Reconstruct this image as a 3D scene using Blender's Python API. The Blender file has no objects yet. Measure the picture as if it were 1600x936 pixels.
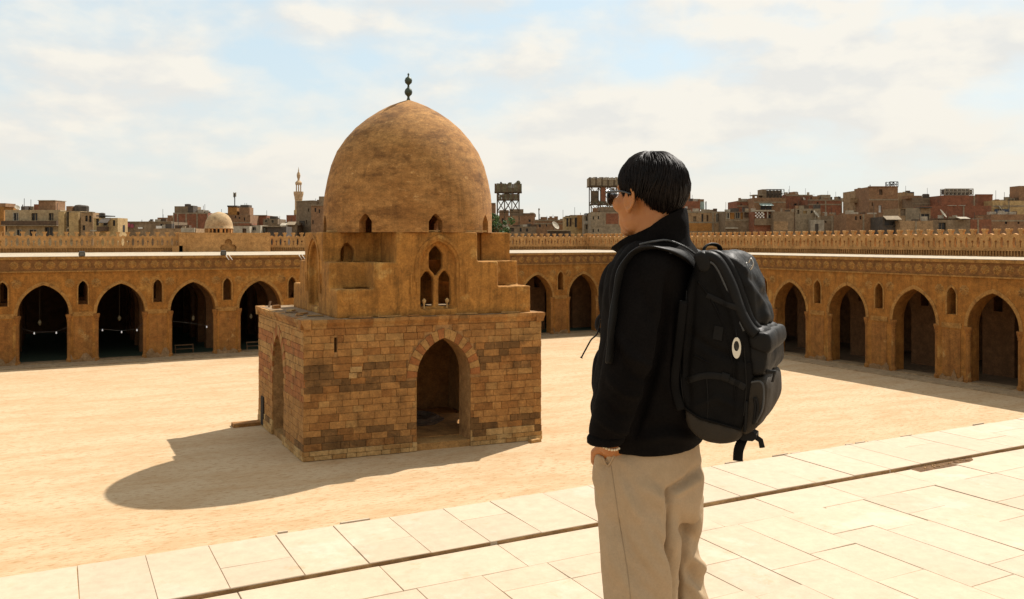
import bpy, bmesh, math, random
import numpy as np
from mathutils import Vector, Matrix
from math import sin, cos, tan, pi, radians, sqrt, atan2
random.seed(11)
S = bpy.context.scene
COL = S.collection
# ------------------------------------------------------------------ camera
AZ = radians(27.8)          # the view axis lies this far right of the +Y axis
F, CX, HY, H = 1355.0, 800.0, 376.0, 12.4
cd = bpy.data.cameras.new('camera'); cam = bpy.data.objects.new('camera', cd); COL.objects.link(cam)
cam.location = (0, 0, H); cam.rotation_euler = (pi/2, 0, -AZ)
cd.sensor_width = 36; cd.lens = 36*F/1600; cd.shift_y = -92/1600
cd.clip_start = 0.05; cd.clip_end = 9000
S.camera = cam
# ------------------------------------------------------------------ light
SUN_AZ, SUN_EL = radians(65.0), radians(50.3)
sl = bpy.data.lights.new('sun', 'SUN'); sun = bpy.data.objects.new('sun', sl); COL.objects.link(sun)
sl.energy = 3.7; sl.angle = radians(0.53); sl.color = (1.0, 0.94, 0.86)
sd = Vector((sin(SUN_AZ)*cos(SUN_EL), cos(SUN_AZ)*cos(SUN_EL), sin(SUN_EL)))
sun.rotation_euler = sd.to_track_quat('Z', 'Y').to_euler(); sun.location = (0, 0, 80)
W = bpy.data.worlds.new('World'); S.world = W; W.use_nodes = True
wt = W.node_tree; wt.nodes.clear()
def wn(t, **k):
    n = wt.nodes.new(t)
    for a, b in k.items(): setattr(n, a, b)
    return n
def wl(a, b): wt.links.new(a, b)
def wmath(op, a, b=None, clamp=False):
    n = wn('ShaderNodeMath', operation=op); n.use_clamp = clamp
    for i, v in enumerate((a, b)):
        if v is None: continue
        if isinstance(v, (int, float)): n.inputs[i].default_value = v
        else: wl(v, n.inputs[i])
    return n.outputs[0]
def wmix(fac, a, b):
    n = wn('ShaderNodeMix', data_type='RGBA')
    if isinstance(fac, (int, float)): n.inputs[0].default_value = fac
    else: wl(fac, n.inputs[0])
    for i, v in ((6, a), (7, b)):
        if isinstance(v, tuple): n.inputs[i].default_value = (*v, 1)
        else: wl(v, n.inputs[i])
    return n.outputs[2]
def wramp(fac, *stops):
    n = wn('ShaderNodeValToRGB'); e = n.color_ramp.elements
    while len(e) < len(stops): e.new(0.5)
    for el, (p, v) in zip(e, stops): el.position = p; el.color = (v, v, v, 1)
    wl(fac, n.inputs[0]); return n.outputs[0]
SKY_K = 0.10
sky = wn('ShaderNodeTexSky', sky_type='NISHITA', sun_disc=False)
sky.sun_elevation = SUN_EL; sky.sun_rotation = SUN_AZ; sky.dust_density = 2.0; sky.air_density = 1.0; sky.ozone_density = 1.2
tc = wn('ShaderNodeTexCoord'); sx = wn('ShaderNodeSeparateXYZ'); wl(tc.outputs['Generated'], sx.inputs[0])
zc_ = wmath('MAXIMUM', sx.outputs[2], 0.0)
den = wmath('ADD', zc_, 0.16)
cb = wn('ShaderNodeCombineXYZ'); wl(sx.outputs[0], cb.inputs[0]); wl(sx.outputs[1], cb.inputs[1]); wl(wmath('MULTIPLY', wmath('POWER', zc_, 0.8), 1.9), cb.inputs[2])
def wnoise(scale, detail, rough, dist=0.0, off=(0, 0, 0)):
    m = wn('ShaderNodeMapping'); wl(cb.outputs[0], m.inputs[0]); m.inputs['Location'].default_value = off
    n = wn('ShaderNodeTexNoise'); wl(m.outputs[0], n.inputs['Vector'])
    n.inputs['Scale'].default_value = scale; n.inputs['Detail'].default_value = detail
    n.inputs['Roughness'].default_value = rough; n.inputs['Distortion'].default_value = dist
    return n.outputs['Fac']
c1 = wnoise(5.6, 10, 0.52, 0.1, (8.3, 2.7, 1.4))
c2 = wnoise(2.1, 3, 0.5, 0.0, (1.4, 5.0, 2))
cloud = wmath('ADD', wmath('MULTIPLY', c1, 0.68), wmath('MULTIPLY', c2, 0.32))
cmask = wramp(cloud, (0.40, 0.0), (0.53, 1.0))
hz = wmath('POWER', wmath('SUBTRACT', 1.0, wmath('MULTIPLY', zc_, 3.4), True), 2.2)
c1s = wnoise(5.6, 10, 0.52, 0.1, (8.3+.020, 2.7+.010, 1.4+.030))
shade = wramp(wmath('ADD', wmath('MULTIPLY', wmath('SUBTRACT', c1, c1s), 3.6), wnoise(3.1, 5, 0.55, 0.1, (7, 2, 1))), (0.28, 0.0), (0.68, 1.0))
CLOUD_HI, CLOUD_LO, HAZE_C = (5.0, 4.75, 4.25), (4.25, 4.2, 4.02), (4.6, 4.35, 3.85)
cloudc = wmix(shade, CLOUD_LO, CLOUD_HI)
skyb = wmix(0.8, sky.outputs[0], (3.35, 4.1, 4.35))
s1 = wmix(wmath('MULTIPLY', cmask, 0.92), skyb, cloudc)
s2 = wmix(wmath('MULTIPLY', hz, 0.85), s1, HAZE_C)
bg = wn('ShaderNodeBackground'); bg.inputs['Strength'].default_value = SKY_K; wl(s2, bg.inputs[0])
wo = wn('ShaderNodeOutputWorld'); wl(bg.outputs[0], wo.inputs[0])
# ------------------------------------------------------------------ exposure
S.view_settings.view_transform = 'Standard'; S.view_settings.look = 'None'
S.view_settings.exposure = 0.95; S.view_settings.gamma = 1.0; S.view_settings.use_curve_mapping = False

# ------------------------------------------------------------------ helpers
def W2(xc, zc): return (xc*cos(AZ)+zc*sin(AZ), -xc*sin(AZ)+zc*cos(AZ))
def at(px, py, zc):                 # a point of the place, from its bearing, height and distance
    u, v = W2((px-CX)/F*zc, zc); return Vector((u, v, H-(py-HY)/F*zc))
def bearing(px): return tan(math.atan((px-CX)/F)+AZ)          # U/V along a sight line

class MB:
    def __init__(s): s.v = []; s.f = []; s.m = []
    def add(s, vs, fs, mi=0):
        n = len(s.v); s.v += [tuple(v) for v in vs]; s.f += [tuple(i+n for i in f) for f in fs]; s.m += [mi]*len(fs)
    def box(s, c, size, rz=0.0, mi=0, taper=1.0):
        hx, hy, hz = size[0]/2, size[1]/2, size[2]/2; cr, sr = cos(rz), sin(rz); vs = []
        for z, k in ((-hz, 1.0), (hz, taper)):
            for x, y in ((-hx, -hy), (hx, -hy), (hx, hy), (-hx, hy)):
                x *= k; y *= k; vs.append((c[0]+x*cr-y*sr, c[1]+x*sr+y*cr, c[2]+z))
        s.add(vs, [(3, 2, 1, 0), (4, 5, 6, 7), (0, 1, 5, 4), (1, 2, 6, 5), (2, 3, 7, 6), (3, 0, 4, 7)], mi)
    def hexa(s, p, mi=0):               # eight corners: bottom loop then top loop
        s.add(p, [(3, 2, 1, 0), (4, 5, 6, 7), (0, 1, 5, 4), (1, 2, 6, 5), (2, 3, 7, 6), (3, 0, 4, 7)], mi)
    def lathe(s, prof, c=(0, 0, 0), n=32, mi=0, ph=0.0):
        vs = []; fs = []
        for r, z in prof:
            for k in range(n):
                a = 2*pi*k/n+ph; vs.append((c[0]+r*cos(a), c[1]+r*sin(a), c[2]+z))
        for i in range(len(prof)-1):
            for k in range(n):
                k2 = (k+1) % n; fs.append((i*n+k, i*n+k2, (i+1)*n+k2, (i+1)*n+k))
        fs.append(tuple(range(n-1, -1, -1))); fs.append(tuple((len(prof)-1)*n+k for k in range(n)))
        s.add(vs, fs, mi)
    def tube(s, pts, r, n=6, mi=0, flat=1.0, side=None):
        pts = [Vector(p) for p in pts]; vs = []; fs = []; m = len(pts); prev = None
        for i, p in enumerate(pts):
            t = (pts[min(i+1, m-1)]-pts[max(i-1, 0)]).normalized()
            if side is not None: ref = Vector(side)
            elif prev is not None: ref = prev
            else: ref = Vector((0, 0, 1)) if abs(t.z) < 0.9 else Vector((1, 0, 0))
            a = (ref - t*ref.dot(t)).normalized(); b = t.cross(a); prev = a
            rr = r[i] if isinstance(r, (list, tuple)) else r
            for k in range(n):
                an = 2*pi*k/n; vs.append(p + a*(rr*cos(an)) + b*(rr*flat*sin(an)))
        for i in range(m-1):
            for k in range(n):
                k2 = (k+1) % n; fs.append((i*n+k, i*n+k2, (i+1)*n+k2, (i+1)*n+k))
        fs.append(tuple(range(n-1, -1, -1))); fs.append(tuple((m-1)*n+k for k in range(n)))
        s.add(vs, fs, mi)
    def ball(s, c, r, nu=16, nv=10, ax=None, mi=0):     # ellipsoid, ax: three axis vectors
        c = Vector(c); ax = ax or (Vector((1, 0, 0)), Vector((0, 1, 0)), Vector((0, 0, 1)))
        if not isinstance(r, (tuple, list)): r = (r, r, r)
        vs = [c-ax[2]*r[2]]; fs = []
        for j in range(1, nv):
            th = -pi/2+pi*j/nv
            for k in range(nu):
                a = 2*pi*k/nu; vs.append(c+ax[0]*(r[0]*cos(th)*cos(a))+ax[1]*(r[1]*cos(th)*sin(a))+ax[2]*(r[2]*sin(th)))
        vs.append(c+ax[2]*r[2]); L = len(vs)-1
        for k in range(nu):
            k2 = (k+1) % nu; fs.append((0, 1+k2, 1+k)); fs.append((L, L-nu+k, L-nu+k2))
            for j in range(nv-2): fs.append((1+j*nu+k, 1+j*nu+k2, 1+(j+1)*nu+k2, 1+(j+1)*nu+k))
        s.add(vs, fs, mi)
    def rings(s, rings, mi=0, cap=True):
        n = len(rings[0]); vs = [p for r in rings for p in r]; fs = []
        for i in range(len(rings)-1):
            for k in range(n):
                k2 = (k+1) % n; fs.append((i*n+k, i*n+k2, (i+1)*n+k2, (i+1)*n+k))
        if cap: fs.append(tuple(range(n-1, -1, -1))); fs.append(tuple((len(rings)-1)*n+k for k in range(n)))
        s.add(vs, fs, mi)
    def prism(s, outer, holes, t, fn, mi=0):     # flat outline with holes, t thick; fn maps (a, b, depth 0..t) into place
        cu = bpy.data.curves.new('tmp', 'CURVE'); cu.dimensions = '2D'; cu.fill_mode = 'BOTH'; cu.extrude = t/2
        for lp in [outer]+list(holes):
            sp = cu.splines.new('POLY'); sp.points.add(len(lp)-1)
            for q, (a, b) in zip(sp.points, lp): q.co = (a, b, 0, 1)
            sp.use_cyclic_u = True
        ob = bpy.data.objects.new('tmp', cu); me = ob.to_mesh()
        vs = [fn(v.co.x, v.co.y, v.co.z+t/2) for v in me.vertices]; fs = [tuple(p.vertices) for p in me.polygons]
        s.add(vs, fs, mi); ob.to_mesh_clear(); bpy.data.objects.remove(ob); bpy.data.curves.remove(cu)
    def mesh(s, name, mats, smooth=False, inv=None, fix=False):
        me = bpy.data.meshes.new(name)
        vs = s.v if inv is None else [tuple(inv @ Vector(v)) for v in s.v]
        me.from_pydata(vs, [], s.f); mats = mats if isinstance(mats, (list, tuple)) else [mats]
        for m in mats: me.materials.append(m)
        me.polygons.foreach_set('material_index', s.m)
        if smooth: me.polygons.foreach_set('use_smooth', [True]*len(s.f))
        if fix:
            bm = bmesh.new(); bm.from_mesh(me); bmesh.ops.remove_doubles(bm, verts=bm.verts, dist=1e-5)
            bmesh.ops.recalc_face_normals(bm, faces=bm.faces); bm.to_mesh(me); bm.free()
        me.update(); return me
    def build(s, name, mats, parent=None, smooth=False, fix=False, local=False):
        inv = None
        if parent is not None and not local: inv = root_mat(parent).inverted()
        o = bpy.data.objects.new(name, s.mesh(name, mats, smooth, inv, fix)); COL.objects.link(o)
        if parent is not None: o.parent = parent
        return o
def root_mat(o):
    M = Matrix.Identity(4)
    while o is not None: M = o.matrix_basis.copy() @ M; o = o.parent
    return M
def tag(o, label=None, cat=None, group=None, kind=None):
    if label: o['label'] = label
    if cat: o['category'] = cat
    if group: o['group'] = group
    if kind: o['kind'] = kind
    return o
def thing(name, loc, label, cat, group=None, rz=0.0):
    o = bpy.data.objects.new(name, None); COL.objects.link(o); o.empty_display_size = 0.2
    o.location = loc; o.rotation_euler = (0, 0, rz); return tag(o, label, cat, group)
def inst(name, me, parent=None, loc=(0, 0, 0), rz=0.0, sc=(1, 1, 1)):
    o = bpy.data.objects.new(name, me); COL.objects.link(o); o.location = loc; o.rotation_euler = (0, 0, rz); o.scale = sc
    if parent is not None: o.parent = parent
    return o
def copy_tree(o, parent=None):
    c = o.copy(); COL.objects.link(c); c.parent = parent
    for ch in [x for x in bpy.data.objects if x.parent == o]: copy_tree(ch, c)
    return c
def baked(mb, mods, name='tmp'):                  # evaluate modifiers once, give back a plain mesh
    o = bpy.data.objects.new(name, mb if isinstance(mb, bpy.types.Mesh) else mb.mesh(name, [], fix=True)); COL.objects.link(o)
    for kind, props in mods:
        m = o.modifiers.new(kind, kind)
        for k, v in props.items(): setattr(m, k, v)
    dg = bpy.context.evaluated_depsgraph_get(); me = bpy.data.meshes.new_from_object(o.evaluated_get(dg))
    bpy.data.objects.remove(o); return me
def cutter(mb):
    o = bpy.data.objects.new('cut', mb.mesh('cut', [], fix=True)); COL.objects.link(o); return o
def setmats(me, mats, smooth=None):
    me.materials.clear()
    for m in (mats if isinstance(mats, (list, tuple)) else [mats]): me.materials.append(m)
    if smooth is not None: me.polygons.foreach_set('use_smooth', [smooth]*len(me.polygons))
def place(name, me, parent, mats=None, world=True, smooth=None):
    if world and parent is not None: me.transform(root_mat(parent).inverted())
    if mats is not None: setmats(me, mats, smooth)
    o = bpy.data.objects.new(name, me); COL.objects.link(o)
    if parent is not None: o.parent = parent
    return o
def arch(cx, w, z0, zs, zt, n=10, close=True):     # pointed arch outline, from bottom left round to bottom right
    h = zt-zs; R = (w*w/4+h*h)/w; p = [(cx-w/2, z0)] if z0 < zs else []
    a1 = math.asin(min(1, h/R)) if R >= w/2 else pi-math.asin(min(1, h/R))
    L = [(cx-w/2+R-R*cos(a1*i/n), zs+R*sin(a1*i/n)) for i in range(n+1)]
    L[-1] = (cx, zt)
    p += L + [(2*cx-x, z) for x, z in reversed(L[:-1])]
    if z0 < zs: p.append((cx+w/2, z0))
    return p
def smoothshade(me, ang=35):
    me.polygons.foreach_set('use_smooth', [True]*len(me.polygons))
    try: me.set_sharp_from_angle(angle=radians(ang))
    except Exception: pass

# ------------------------------------------------------------------ materials
MATS = {}
def mat(name, c1, c2=None, scale=3.0, rough=0.9, bump=0.3, bscale=None, c3=None, s3=0.6, t3=(0.56, 0.64), stretch=None,
        rnd=0.0, metal=0.0, spec=0.3, dist=0.02, c4=None, s4=8.0, t4=(0.6, 0.7), coord='pos', sheen=0.0, wear=None, drip=0.0, wscale=9.0):
    if name in MATS: return MATS[name]
    m = bpy.data.materials.new(name); MATS[name] = m; m.use_nodes = True; t = m.node_tree; N = t.nodes; b = N['Principled BSDF']
    b.inputs['Roughness'].default_value = rough; b.inputs['Metallic'].default_value = metal; b.inputs['Specular IOR Level'].default_value = spec
    if sheen: b.inputs['Sheen Weight'].default_value = sheen
    c2 = c2 or c1
    if coord == 'pos': g = N.new('ShaderNodeNewGeometry').outputs['Position']
    else: g = N.new('ShaderNodeTexCoord').outputs['Object']
    if stretch:
        mp = N.new('ShaderNodeMapping'); mp.inputs['Scale'].default_value = stretch[:3]
        if len(stretch) > 3: mp.inputs['Rotation'].default_value = (0, 0, stretch[3])
        t.links.new(g, mp.inputs[0]); g = mp.outputs[0]
    def noise(sc, det=6, ro=0.6):
        n = N.new('ShaderNodeTexNoise'); n.inputs['Scale'].default_value = sc; n.inputs['Detail'].default_value = det
        n.inputs['Roughness'].default_value = ro; t.links.new(g, n.inputs['Vector']); return n.outputs['Fac']
    def ramp(f, a, b_):
        n = N.new('ShaderNodeMapRange'); n.inputs[1].default_value = a; n.inputs[2].default_value = b_; n.interpolation_type = 'SMOOTHSTEP'
        t.links.new(f, n.inputs[0]); return n.outputs[0]
    def mix(f, a, b_):
        n = N.new('ShaderNodeMix'); n.data_type = 'RGBA'
        t.links.new(f, n.inputs[0])
        for i, v in ((6, a), (7, b_)):
            if isinstance(v, tuple): n.inputs[i].default_value = (*v, 1)
            else: t.links.new(v, n.inputs[i])
        return n.outputs[2]
    col = mix(ramp(noise(scale), 0.32, 0.68), c1, c2)
    if c3: col = mix(ramp(noise(s3, 8, 0.65), *t3), col, c3)
    if c4: col = mix(ramp(noise(s4, 5, 0.7), *t4), col, c4)
    if wear is None and coord == 'pos' and c1[0] > .1: wear = .36
    if wear or drip:
        def mul(col, f, lo, hi, a, b_):
            n = N.new('ShaderNodeMapRange'); n.inputs[1].default_value = a; n.inputs[2].default_value = b_; n.inputs[3].default_value = lo; n.inputs[4].default_value = hi
            t.links.new(f, n.inputs[0]); h = N.new('ShaderNodeHueSaturation'); t.links.new(n.outputs[0], h.inputs['Value']); t.links.new(col, h.inputs['Color']); return h.outputs[0]
        if wear: col = mul(col, noise(wscale, 9, .78), 1-wear, 1+wear*.75, .33, .67)
        if wear and coord == 'pos' and wear > .2: col = mul(col, noise(wscale*.19, 7, .72), 1-wear*.9, 1+wear*.55, .34, .66)
        if drip:
            mp2 = N.new('ShaderNodeMapping'); mp2.inputs['Scale'].default_value = (2.6, 2.6, .22)
            t.links.new(N.new('ShaderNodeNewGeometry').outputs['Position'], mp2.inputs[0]); n = N.new('ShaderNodeTexNoise'); n.inputs['Scale'].default_value = 1.0; n.inputs['Detail'].default_value = 7; n.inputs['Roughness'].default_value = .68
            t.links.new(mp2.outputs[0], n.inputs['Vector']); col = mul(col, n.outputs['Fac'], 1.0, 1-drip, .48, .70)
    if rnd:
        oi = N.new('ShaderNodeObjectInfo'); hs = N.new('ShaderNodeHueSaturation')
        mr = N.new('ShaderNodeMapRange'); mr.inputs[3].default_value = 1-rnd; mr.inputs[4].default_value = 1+rnd
        t.links.new(oi.outputs['Random'], mr.inputs[0]); t.links.new(mr.outputs[0], hs.inputs['Value'])
        t.links.new(col, hs.inputs['Color']); col = hs.outputs[0]
    t.links.new(col, b.inputs['Base Color'])
    if bump:
        bp = N.new('ShaderNodeBump'); bp.inputs['Strength'].default_value = bump; bp.inputs['Distance'].default_value = dist
        t.links.new(noise(bscale or scale*6, 5, 0.7), bp.inputs['Height']); t.links.new(bp.outputs[0], b.inputs['Normal'])
    return m
PLASTER = mat('ochre_plaster', (0.34, 0.147, 0.0287), (0.278, 0.114, 0.0211), 0.9, 0.95, 0.5, 9, drip=.35, c3=(0.391, 0.2, 0.0499), s3=0.35, t3=(0.55, 0.66), c4=(0.227, 0.0974, 0.0211), s4=3.5, t4=(0.60, 0.72))
PIER = mat('pier_plaster', (0.26, 0.106, 0.0243), (0.302, 0.134, 0.0315), 1.2, 0.95, 0.5, 9, drip=.35, c3=(0.362, 0.198, 0.0629), s3=0.5, t3=(0.60, 0.66))
TRIM = mat('carved_stucco', (0.297, 0.146, 0.0385), (0.355, 0.187, 0.0515), 4.0, 0.95, 0.7, 22, c3=(0.226, 0.107, 0.0292), s3=1.6)
ROOF = mat('roof_plaster', (0.42, 0.35, 0.255), (0.37, 0.30, 0.21), 0.5, 0.95, 0.2)
CREN = mat('parapet_plaster', (0.487, 0.254, 0.0886), (0.405, 0.204, 0.0683), 0.6, 0.95, 0.4, 8, rnd=0.05)
SAND = mat('courtyard_sand', (0.453, 0.321, 0.186), (0.408, 0.266, 0.138), 0.45, 0.97, 0.5, 5.0, c3=(0.469, 0.34, 0.204), s3=0.13, t3=(0.42, 0.62), c4=(0.335, 0.195, 0.085), s4=2.0, t4=(0.50, 0.66), wear=.16, wscale=7, stretch=(1.0, 3.0, 1.0, radians(14)))
SLAB = mat('limestone_slab', (0.454, 0.354, 0.249), (0.435, 0.332, 0.226), 1.1, 0.8, 0.25, 60, c3=(0.469, 0.371, 0.268), s3=2.0, rnd=0.05, dist=0.003, c4=(0.402, 0.285, 0.175), s4=5, t4=(0.60, 0.74), wear=.11, wscale=14)
MORTAR = mat('slab_mortar', (0.37, 0.285, 0.185), (0.27, 0.20, 0.12), 3, 0.98, 0.5)
DIRT = mat('dry_earth', (0.429, 0.26, 0.117), (0.312, 0.169, 0.065), 14, 0.98, 0.8, 60, dist=0.01)
EARTH = mat('dusty_ground', (0.30, 0.22, 0.13), (0.24, 0.17, 0.10), 0.05, 0.97, 0.2)
CARPET = mat('green_carpet', (0.03, 0.06, 0.04), (0.05, 0.07, 0.04), 2.0, 0.98, 0.2)
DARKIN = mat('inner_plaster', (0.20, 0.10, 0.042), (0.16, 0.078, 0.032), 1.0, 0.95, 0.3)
KUP = mat('kiosk_plaster', (0.413, 0.192, 0.0411), (0.337, 0.152, 0.032), 0.8, 0.95, 0.6, 7, drip=.45, c3=(0.474, 0.266, 0.0755), s3=0.55, t3=(0.56, 0.68), c4=(0.252, 0.114, 0.0286), s4=2.2, t4=(0.60, 0.74))
DOME = mat('dome_plaster', (0.384, 0.194, 0.06), (0.31, 0.145, 0.0403), 0.55, 0.95, 0.6, 6, drip=.30, wear=.4, c3=(0.204, 0.0932, 0.0262), s3=0.42, t3=(0.50, 0.66), stretch=(1, 1, 2.2), c4=(0.498, 0.282, 0.104), s4=1.3, t4=(0.60, 0.70))
ST = [mat('stone_tan', (0.385, 0.196, 0.0604), (0.307, 0.149, 0.0438), 0.9, 0.95, 0.7, 12, rnd=0.06, c3=(0.23, 0.117, 0.037), s3=.5, t3=(.52,.68)),
      mat('stone_cream', (0.383, 0.216, 0.0726), (0.319, 0.172, 0.0559), 0.9, 0.95, 0.6, 12, rnd=0.06, c3=(0.242, 0.131, 0.0437), s3=.5, t3=(.54,.68)),
      mat('stone_red', (0.315, 0.127, 0.0396), (0.27, 0.104, 0.0324), 0.9, 0.95, 0.6, 12, rnd=0.06, c3=(0.225, 0.104, 0.0342), s3=.5, t3=(.54,.68)),
      mat('stone_dark', (0.19, 0.0992, 0.0334), (0.133, 0.0685, 0.0223), 1.0, 0.95, 0.8, 12, rnd=0.08, c3=(0.266, 0.138, 0.0461), s3=.6, t3=(.52,.66)),
      mat('stone_brown', (0.299, 0.14, 0.0397), (0.239, 0.106, 0.0293), 1.0, 0.95, 0.8, 12, rnd=0.08, c3=(0.373, 0.193, 0.0614), s3=.5, t3=(.52,.66)),
      mat('stone_pale', (0.475, 0.306, 0.125), (0.388, 0.234, 0.088), 1.5, 0.95, 0.6, 12, rnd=0.06)]
CORE = mat('wall_mortar', (0.299, 0.162, 0.0601), (0.37, 0.205, 0.0786), 3, 0.98, 0.6)
BRONZE = mat('green_bronze', (0.06, 0.075, 0.05), (0.04, 0.05, 0.035), 5, 0.5, 0.2, metal=0.4)
DARK = mat('dark_void', (0.02, 0.016, 0.012), None, 3, 0.9, 0)
IRON = mat('dark_iron', (0.05, 0.045, 0.04), (0.03, 0.027, 0.025), 6, 0.6, 0.1)
WOOD = mat('old_wood', (0.20, 0.115, 0.055), (0.14, 0.08, 0.04), 8, 0.85, 0.4)
WHITE = mat('white_paint', (0.75, 0.73, 0.68), (0.68, 0.65, 0.58), 8, 0.6, 0.1)
# ================================================================== ground, courtyard, terrace
mb = MB(); mb.add([(-4000, -4000, -0.02), (4000, -4000, -0.02), (4000, 4000, -0.02), (-4000, 4000, -0.02)], [(0, 1, 2, 3)])
tag(mb.build('ground', EARTH), kind='structure')
mb = MB(); nx, ny = 46, 50; X0, X1, Y0, Y1 = -24.0, 70.0, 4.4, 98.6
for j in range(ny+1):
    for i in range(nx+1):
        mb.v.append((X0+(X1-X0)*i/nx, Y0+(Y1-Y0)*j/ny, random.uniform(-0.006, 0.006)))
for j in range(ny):
    for i in range(nx):
        a = j*(nx+1)+i; mb.f.append((a, a+1, a+nx+2, a+nx+1)); mb.m.append(0)
tag(mb.build('courtyard', SAND, smooth=True), kind='structure')

ZT = H-1.5                                   # top of the roof terrace the man stands on
terrace = bpy.data.objects.new('terrace', None); COL.objects.link(terrace); tag(terrace, kind='structure'); terrace.location = (0, 0, ZT)
mb = MB(); mb.box((24, -3.80, (ZT-0.05)/2), (96, 16.44, ZT-0.05)); mb.build('terrace_mass', PLASTER, terrace)
mb = MB(); mb.box((24, -4.10, ZT-0.0202), (95.9, 15.80, 0.034)); mb.build('bedding', MORTAR, terrace)
EDGE, G0, G1 = 4.43, 3.832, 3.817            # outer row of slabs, then a groove, then the field
mb = MB(); mb.box((24, (EDGE+G0)/2-0.01, ZT-0.0155), (95.9, EDGE-G0-0.02, 0.056)); mb.build('edge_bedding', DIRT, terrace)
def slab(x0, x1, y0, y1, top, broken=None):
    g = 0.0011; x0 += g; x1 -= g; y0 += g; y1 -= g; c = 0.002; mbs = MB()
    dz = [random.uniform(-0.0016, 0.0016) for _ in range(4)]
    if broken: pts = broken
    else:
        j = lambda: random.uniform(-0.0012, 0.0012)
        pts = [(x0+j(), y0+j()), (x1+j(), y0+j()), (x1+j(), y1+j()), (x0+j(), y1+j())]
    n = len(pts); cxs = sum(p[0] for p in pts)/n; cys = sum(p[1] for p in pts)/n; z = top
    def ring(k, zz): return [(p[0]-(c if p[0] > cxs else -c)*k, p[1]-(c if p[1] > cys else -c)*k, zz+(dz[i % 4] if k >= 0 else 0)) for i, p in enumerate(pts)]
    r = [ring(0, z-0.03), ring(0, z-0.0025), ring(1, z)]
    for q in r: mbs.v += q
    for a in range(2):
        for i in range(n): mbs.f.append((a*n+i, a*n+(i+1) % n, (a+1)*n+(i+1) % n, (a+1)*n+i)); mbs.m.append(0)
    mbs.f.append(tuple(2*n+i for i in range(n))); mbs.m.append(0)
    return mbs.build('paving_slab', SLAB, terrace)
small = []                                   # slabs too far along to tell apart are joined afterwards
x = -4.0; marks = [-0.52, -0.22, .089, .377, .662, .984, 1.28, 1.586, 1.90, 2.19]
while x < 10.5:
    nxt = [m for m in marks if m > x+0.1]
    x1 = nxt[0] if (nxt and x >= -0.6) else (x+random.uniform(0.29, 0.36) if x > 2 else min(x+0.33, -0.52) if x < -0.55 else x+0.3)
    r = random.random()
    if r < 0.26:
        ym = G0+(EDGE-G0)*random.choice((0.42, 0.6)); slab(x, x1, G0, ym, ZT+0.017); slab(x, x1, ym, EDGE, ZT+0.016)
    else: slab(x, x1, G0, EDGE, ZT+0.017+random.uniform(-0.002, 0.002))
    x = x1
# thin crumbled mortar lip outside the slabs
mb = MB(); x = -3.0
while x < 12:
    l = random.uniform(0.05, 0.22)
    if random.random() < 0.3:
        d = random.uniform(0.004, 0.02); h = random.uniform(0.002, 0.012)
        mb.box((x+l/2, EDGE+d/2-0.002, ZT+0.004+h/2), (l*0.9, d, 0.02+h), random.uniform(-0.02, 0.02), taper=0.8)
    x += l
tag(mb.build('edge_crumbs', SLAB, terrace), kind='stuff')
x = -4.3
BRK = (5.0, 5.6)
while x < 9.6:                               # first row behind the groove lies along it
    l = random.uniform(0.48, 0.66); x1 = x+l
    br = None
    if x < BRK[0] < x1 or x < BRK[1] < x1 or (BRK[0] < x and x1 < BRK[1]):
        a, b = max(BRK[0], x+.004), min(BRK[1], x1-.004)
        br = [(x+.002, 3.502), (x1-.002, 3.502), (x1-.002, G1-.002)] + ([(b, G1-.002)] if b < x1-.01 else []) + [(b-(.05 if b < x1-.01 else 0), G1-.045), ((a+b)/2, G1-.066), (a+(.07 if a > x+.01 else 0), G1-.058)] + ([(a, G1-.002)] if a > x+.01 else []) + [(x+.002, G1-.002)]
        br = [p for i, p in enumerate(br) if p != br[i-1]]
    slab(x, x1, 3.50, G1, ZT+random.uniform(-0.002, 0.002), br)
    x = x1
mb = MB(); mb.box((5.3, G1-.035, ZT-.0105), (.66, .085, .020)); mb.build('exposed_earth', mat('dark_earth', (.10, .05, .02), (.17, .09, .036), 22, .98, .9, 70, dist=.012), terrace)  # dark brown earth sheet showing where the slab edge is broken
mb = MB()
for i in range(26): mb.box((random.uniform(5.05, 5.55), G1-random.uniform(.008, .05), ZT+.001), (random.uniform(.008, .022), random.uniform(.006, .016), random.uniform(.004, .012)), random.uniform(0, 3), taper=.6)
tag(mb.build('rubble', DIRT, terrace), kind='stuff')
k = 0; x = -1.6
while x < 9.2:                               # then columns of slabs running towards the edge, joints staggered
    w = random.uniform(0.27, 0.34); y = 3.50
    first = True
    while y > 0.25:
        l = random.uniform(0.36, 0.78) if not first else random.uniform(0.2, 0.7)
        y0 = max(y-l, 0.2)
        zmin = x*sin(AZ)+y*cos(AZ); xm = (x+w)*cos(AZ)-y*sin(AZ); xn = x*cos(AZ)-y*sin(AZ)
        if zmin > 0.9 and xn < zmin*0.75 and xm > -zmin*0.8:
            slab(x, x+w, y0, y, ZT+random.uniform(-0.002, 0.002))
        else: small.append((x, x+w, y0, y))
        y = y0; first = False
    x += w; k += 1
mb = MB()
for a, b, c, d in small: mb.box(((a+b)/2, (c+d)/2, ZT-0.014), (b-a-.005, d-c-.005, 0.028))
for i in range(-14, 40):
    for j in range(22):
        xa = -24+0; 
        if -1.7 < i*0.9 < 9.2 and j == 0: continue
mb.box((-14.0, 0.6, ZT-0.014), (24.5, 5.78, 0.028)); mb.box((41.0, 0.6, ZT-0.014), (62.5, 5.78, 0.028)); mb.box((3.6, -6.0, ZT-0.014), (10.6, 12.38, 0.028))
mb.box((-14.2, (EDGE+G0)/2, ZT), (20.2, EDGE-G0, 0.044)); mb.box((41.2, (EDGE+G0)/2, ZT), (61.2, EDGE-G0, 0.044))
tag(mb.build('far_slabs', SLAB, terrace), kind='stuff')

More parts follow.
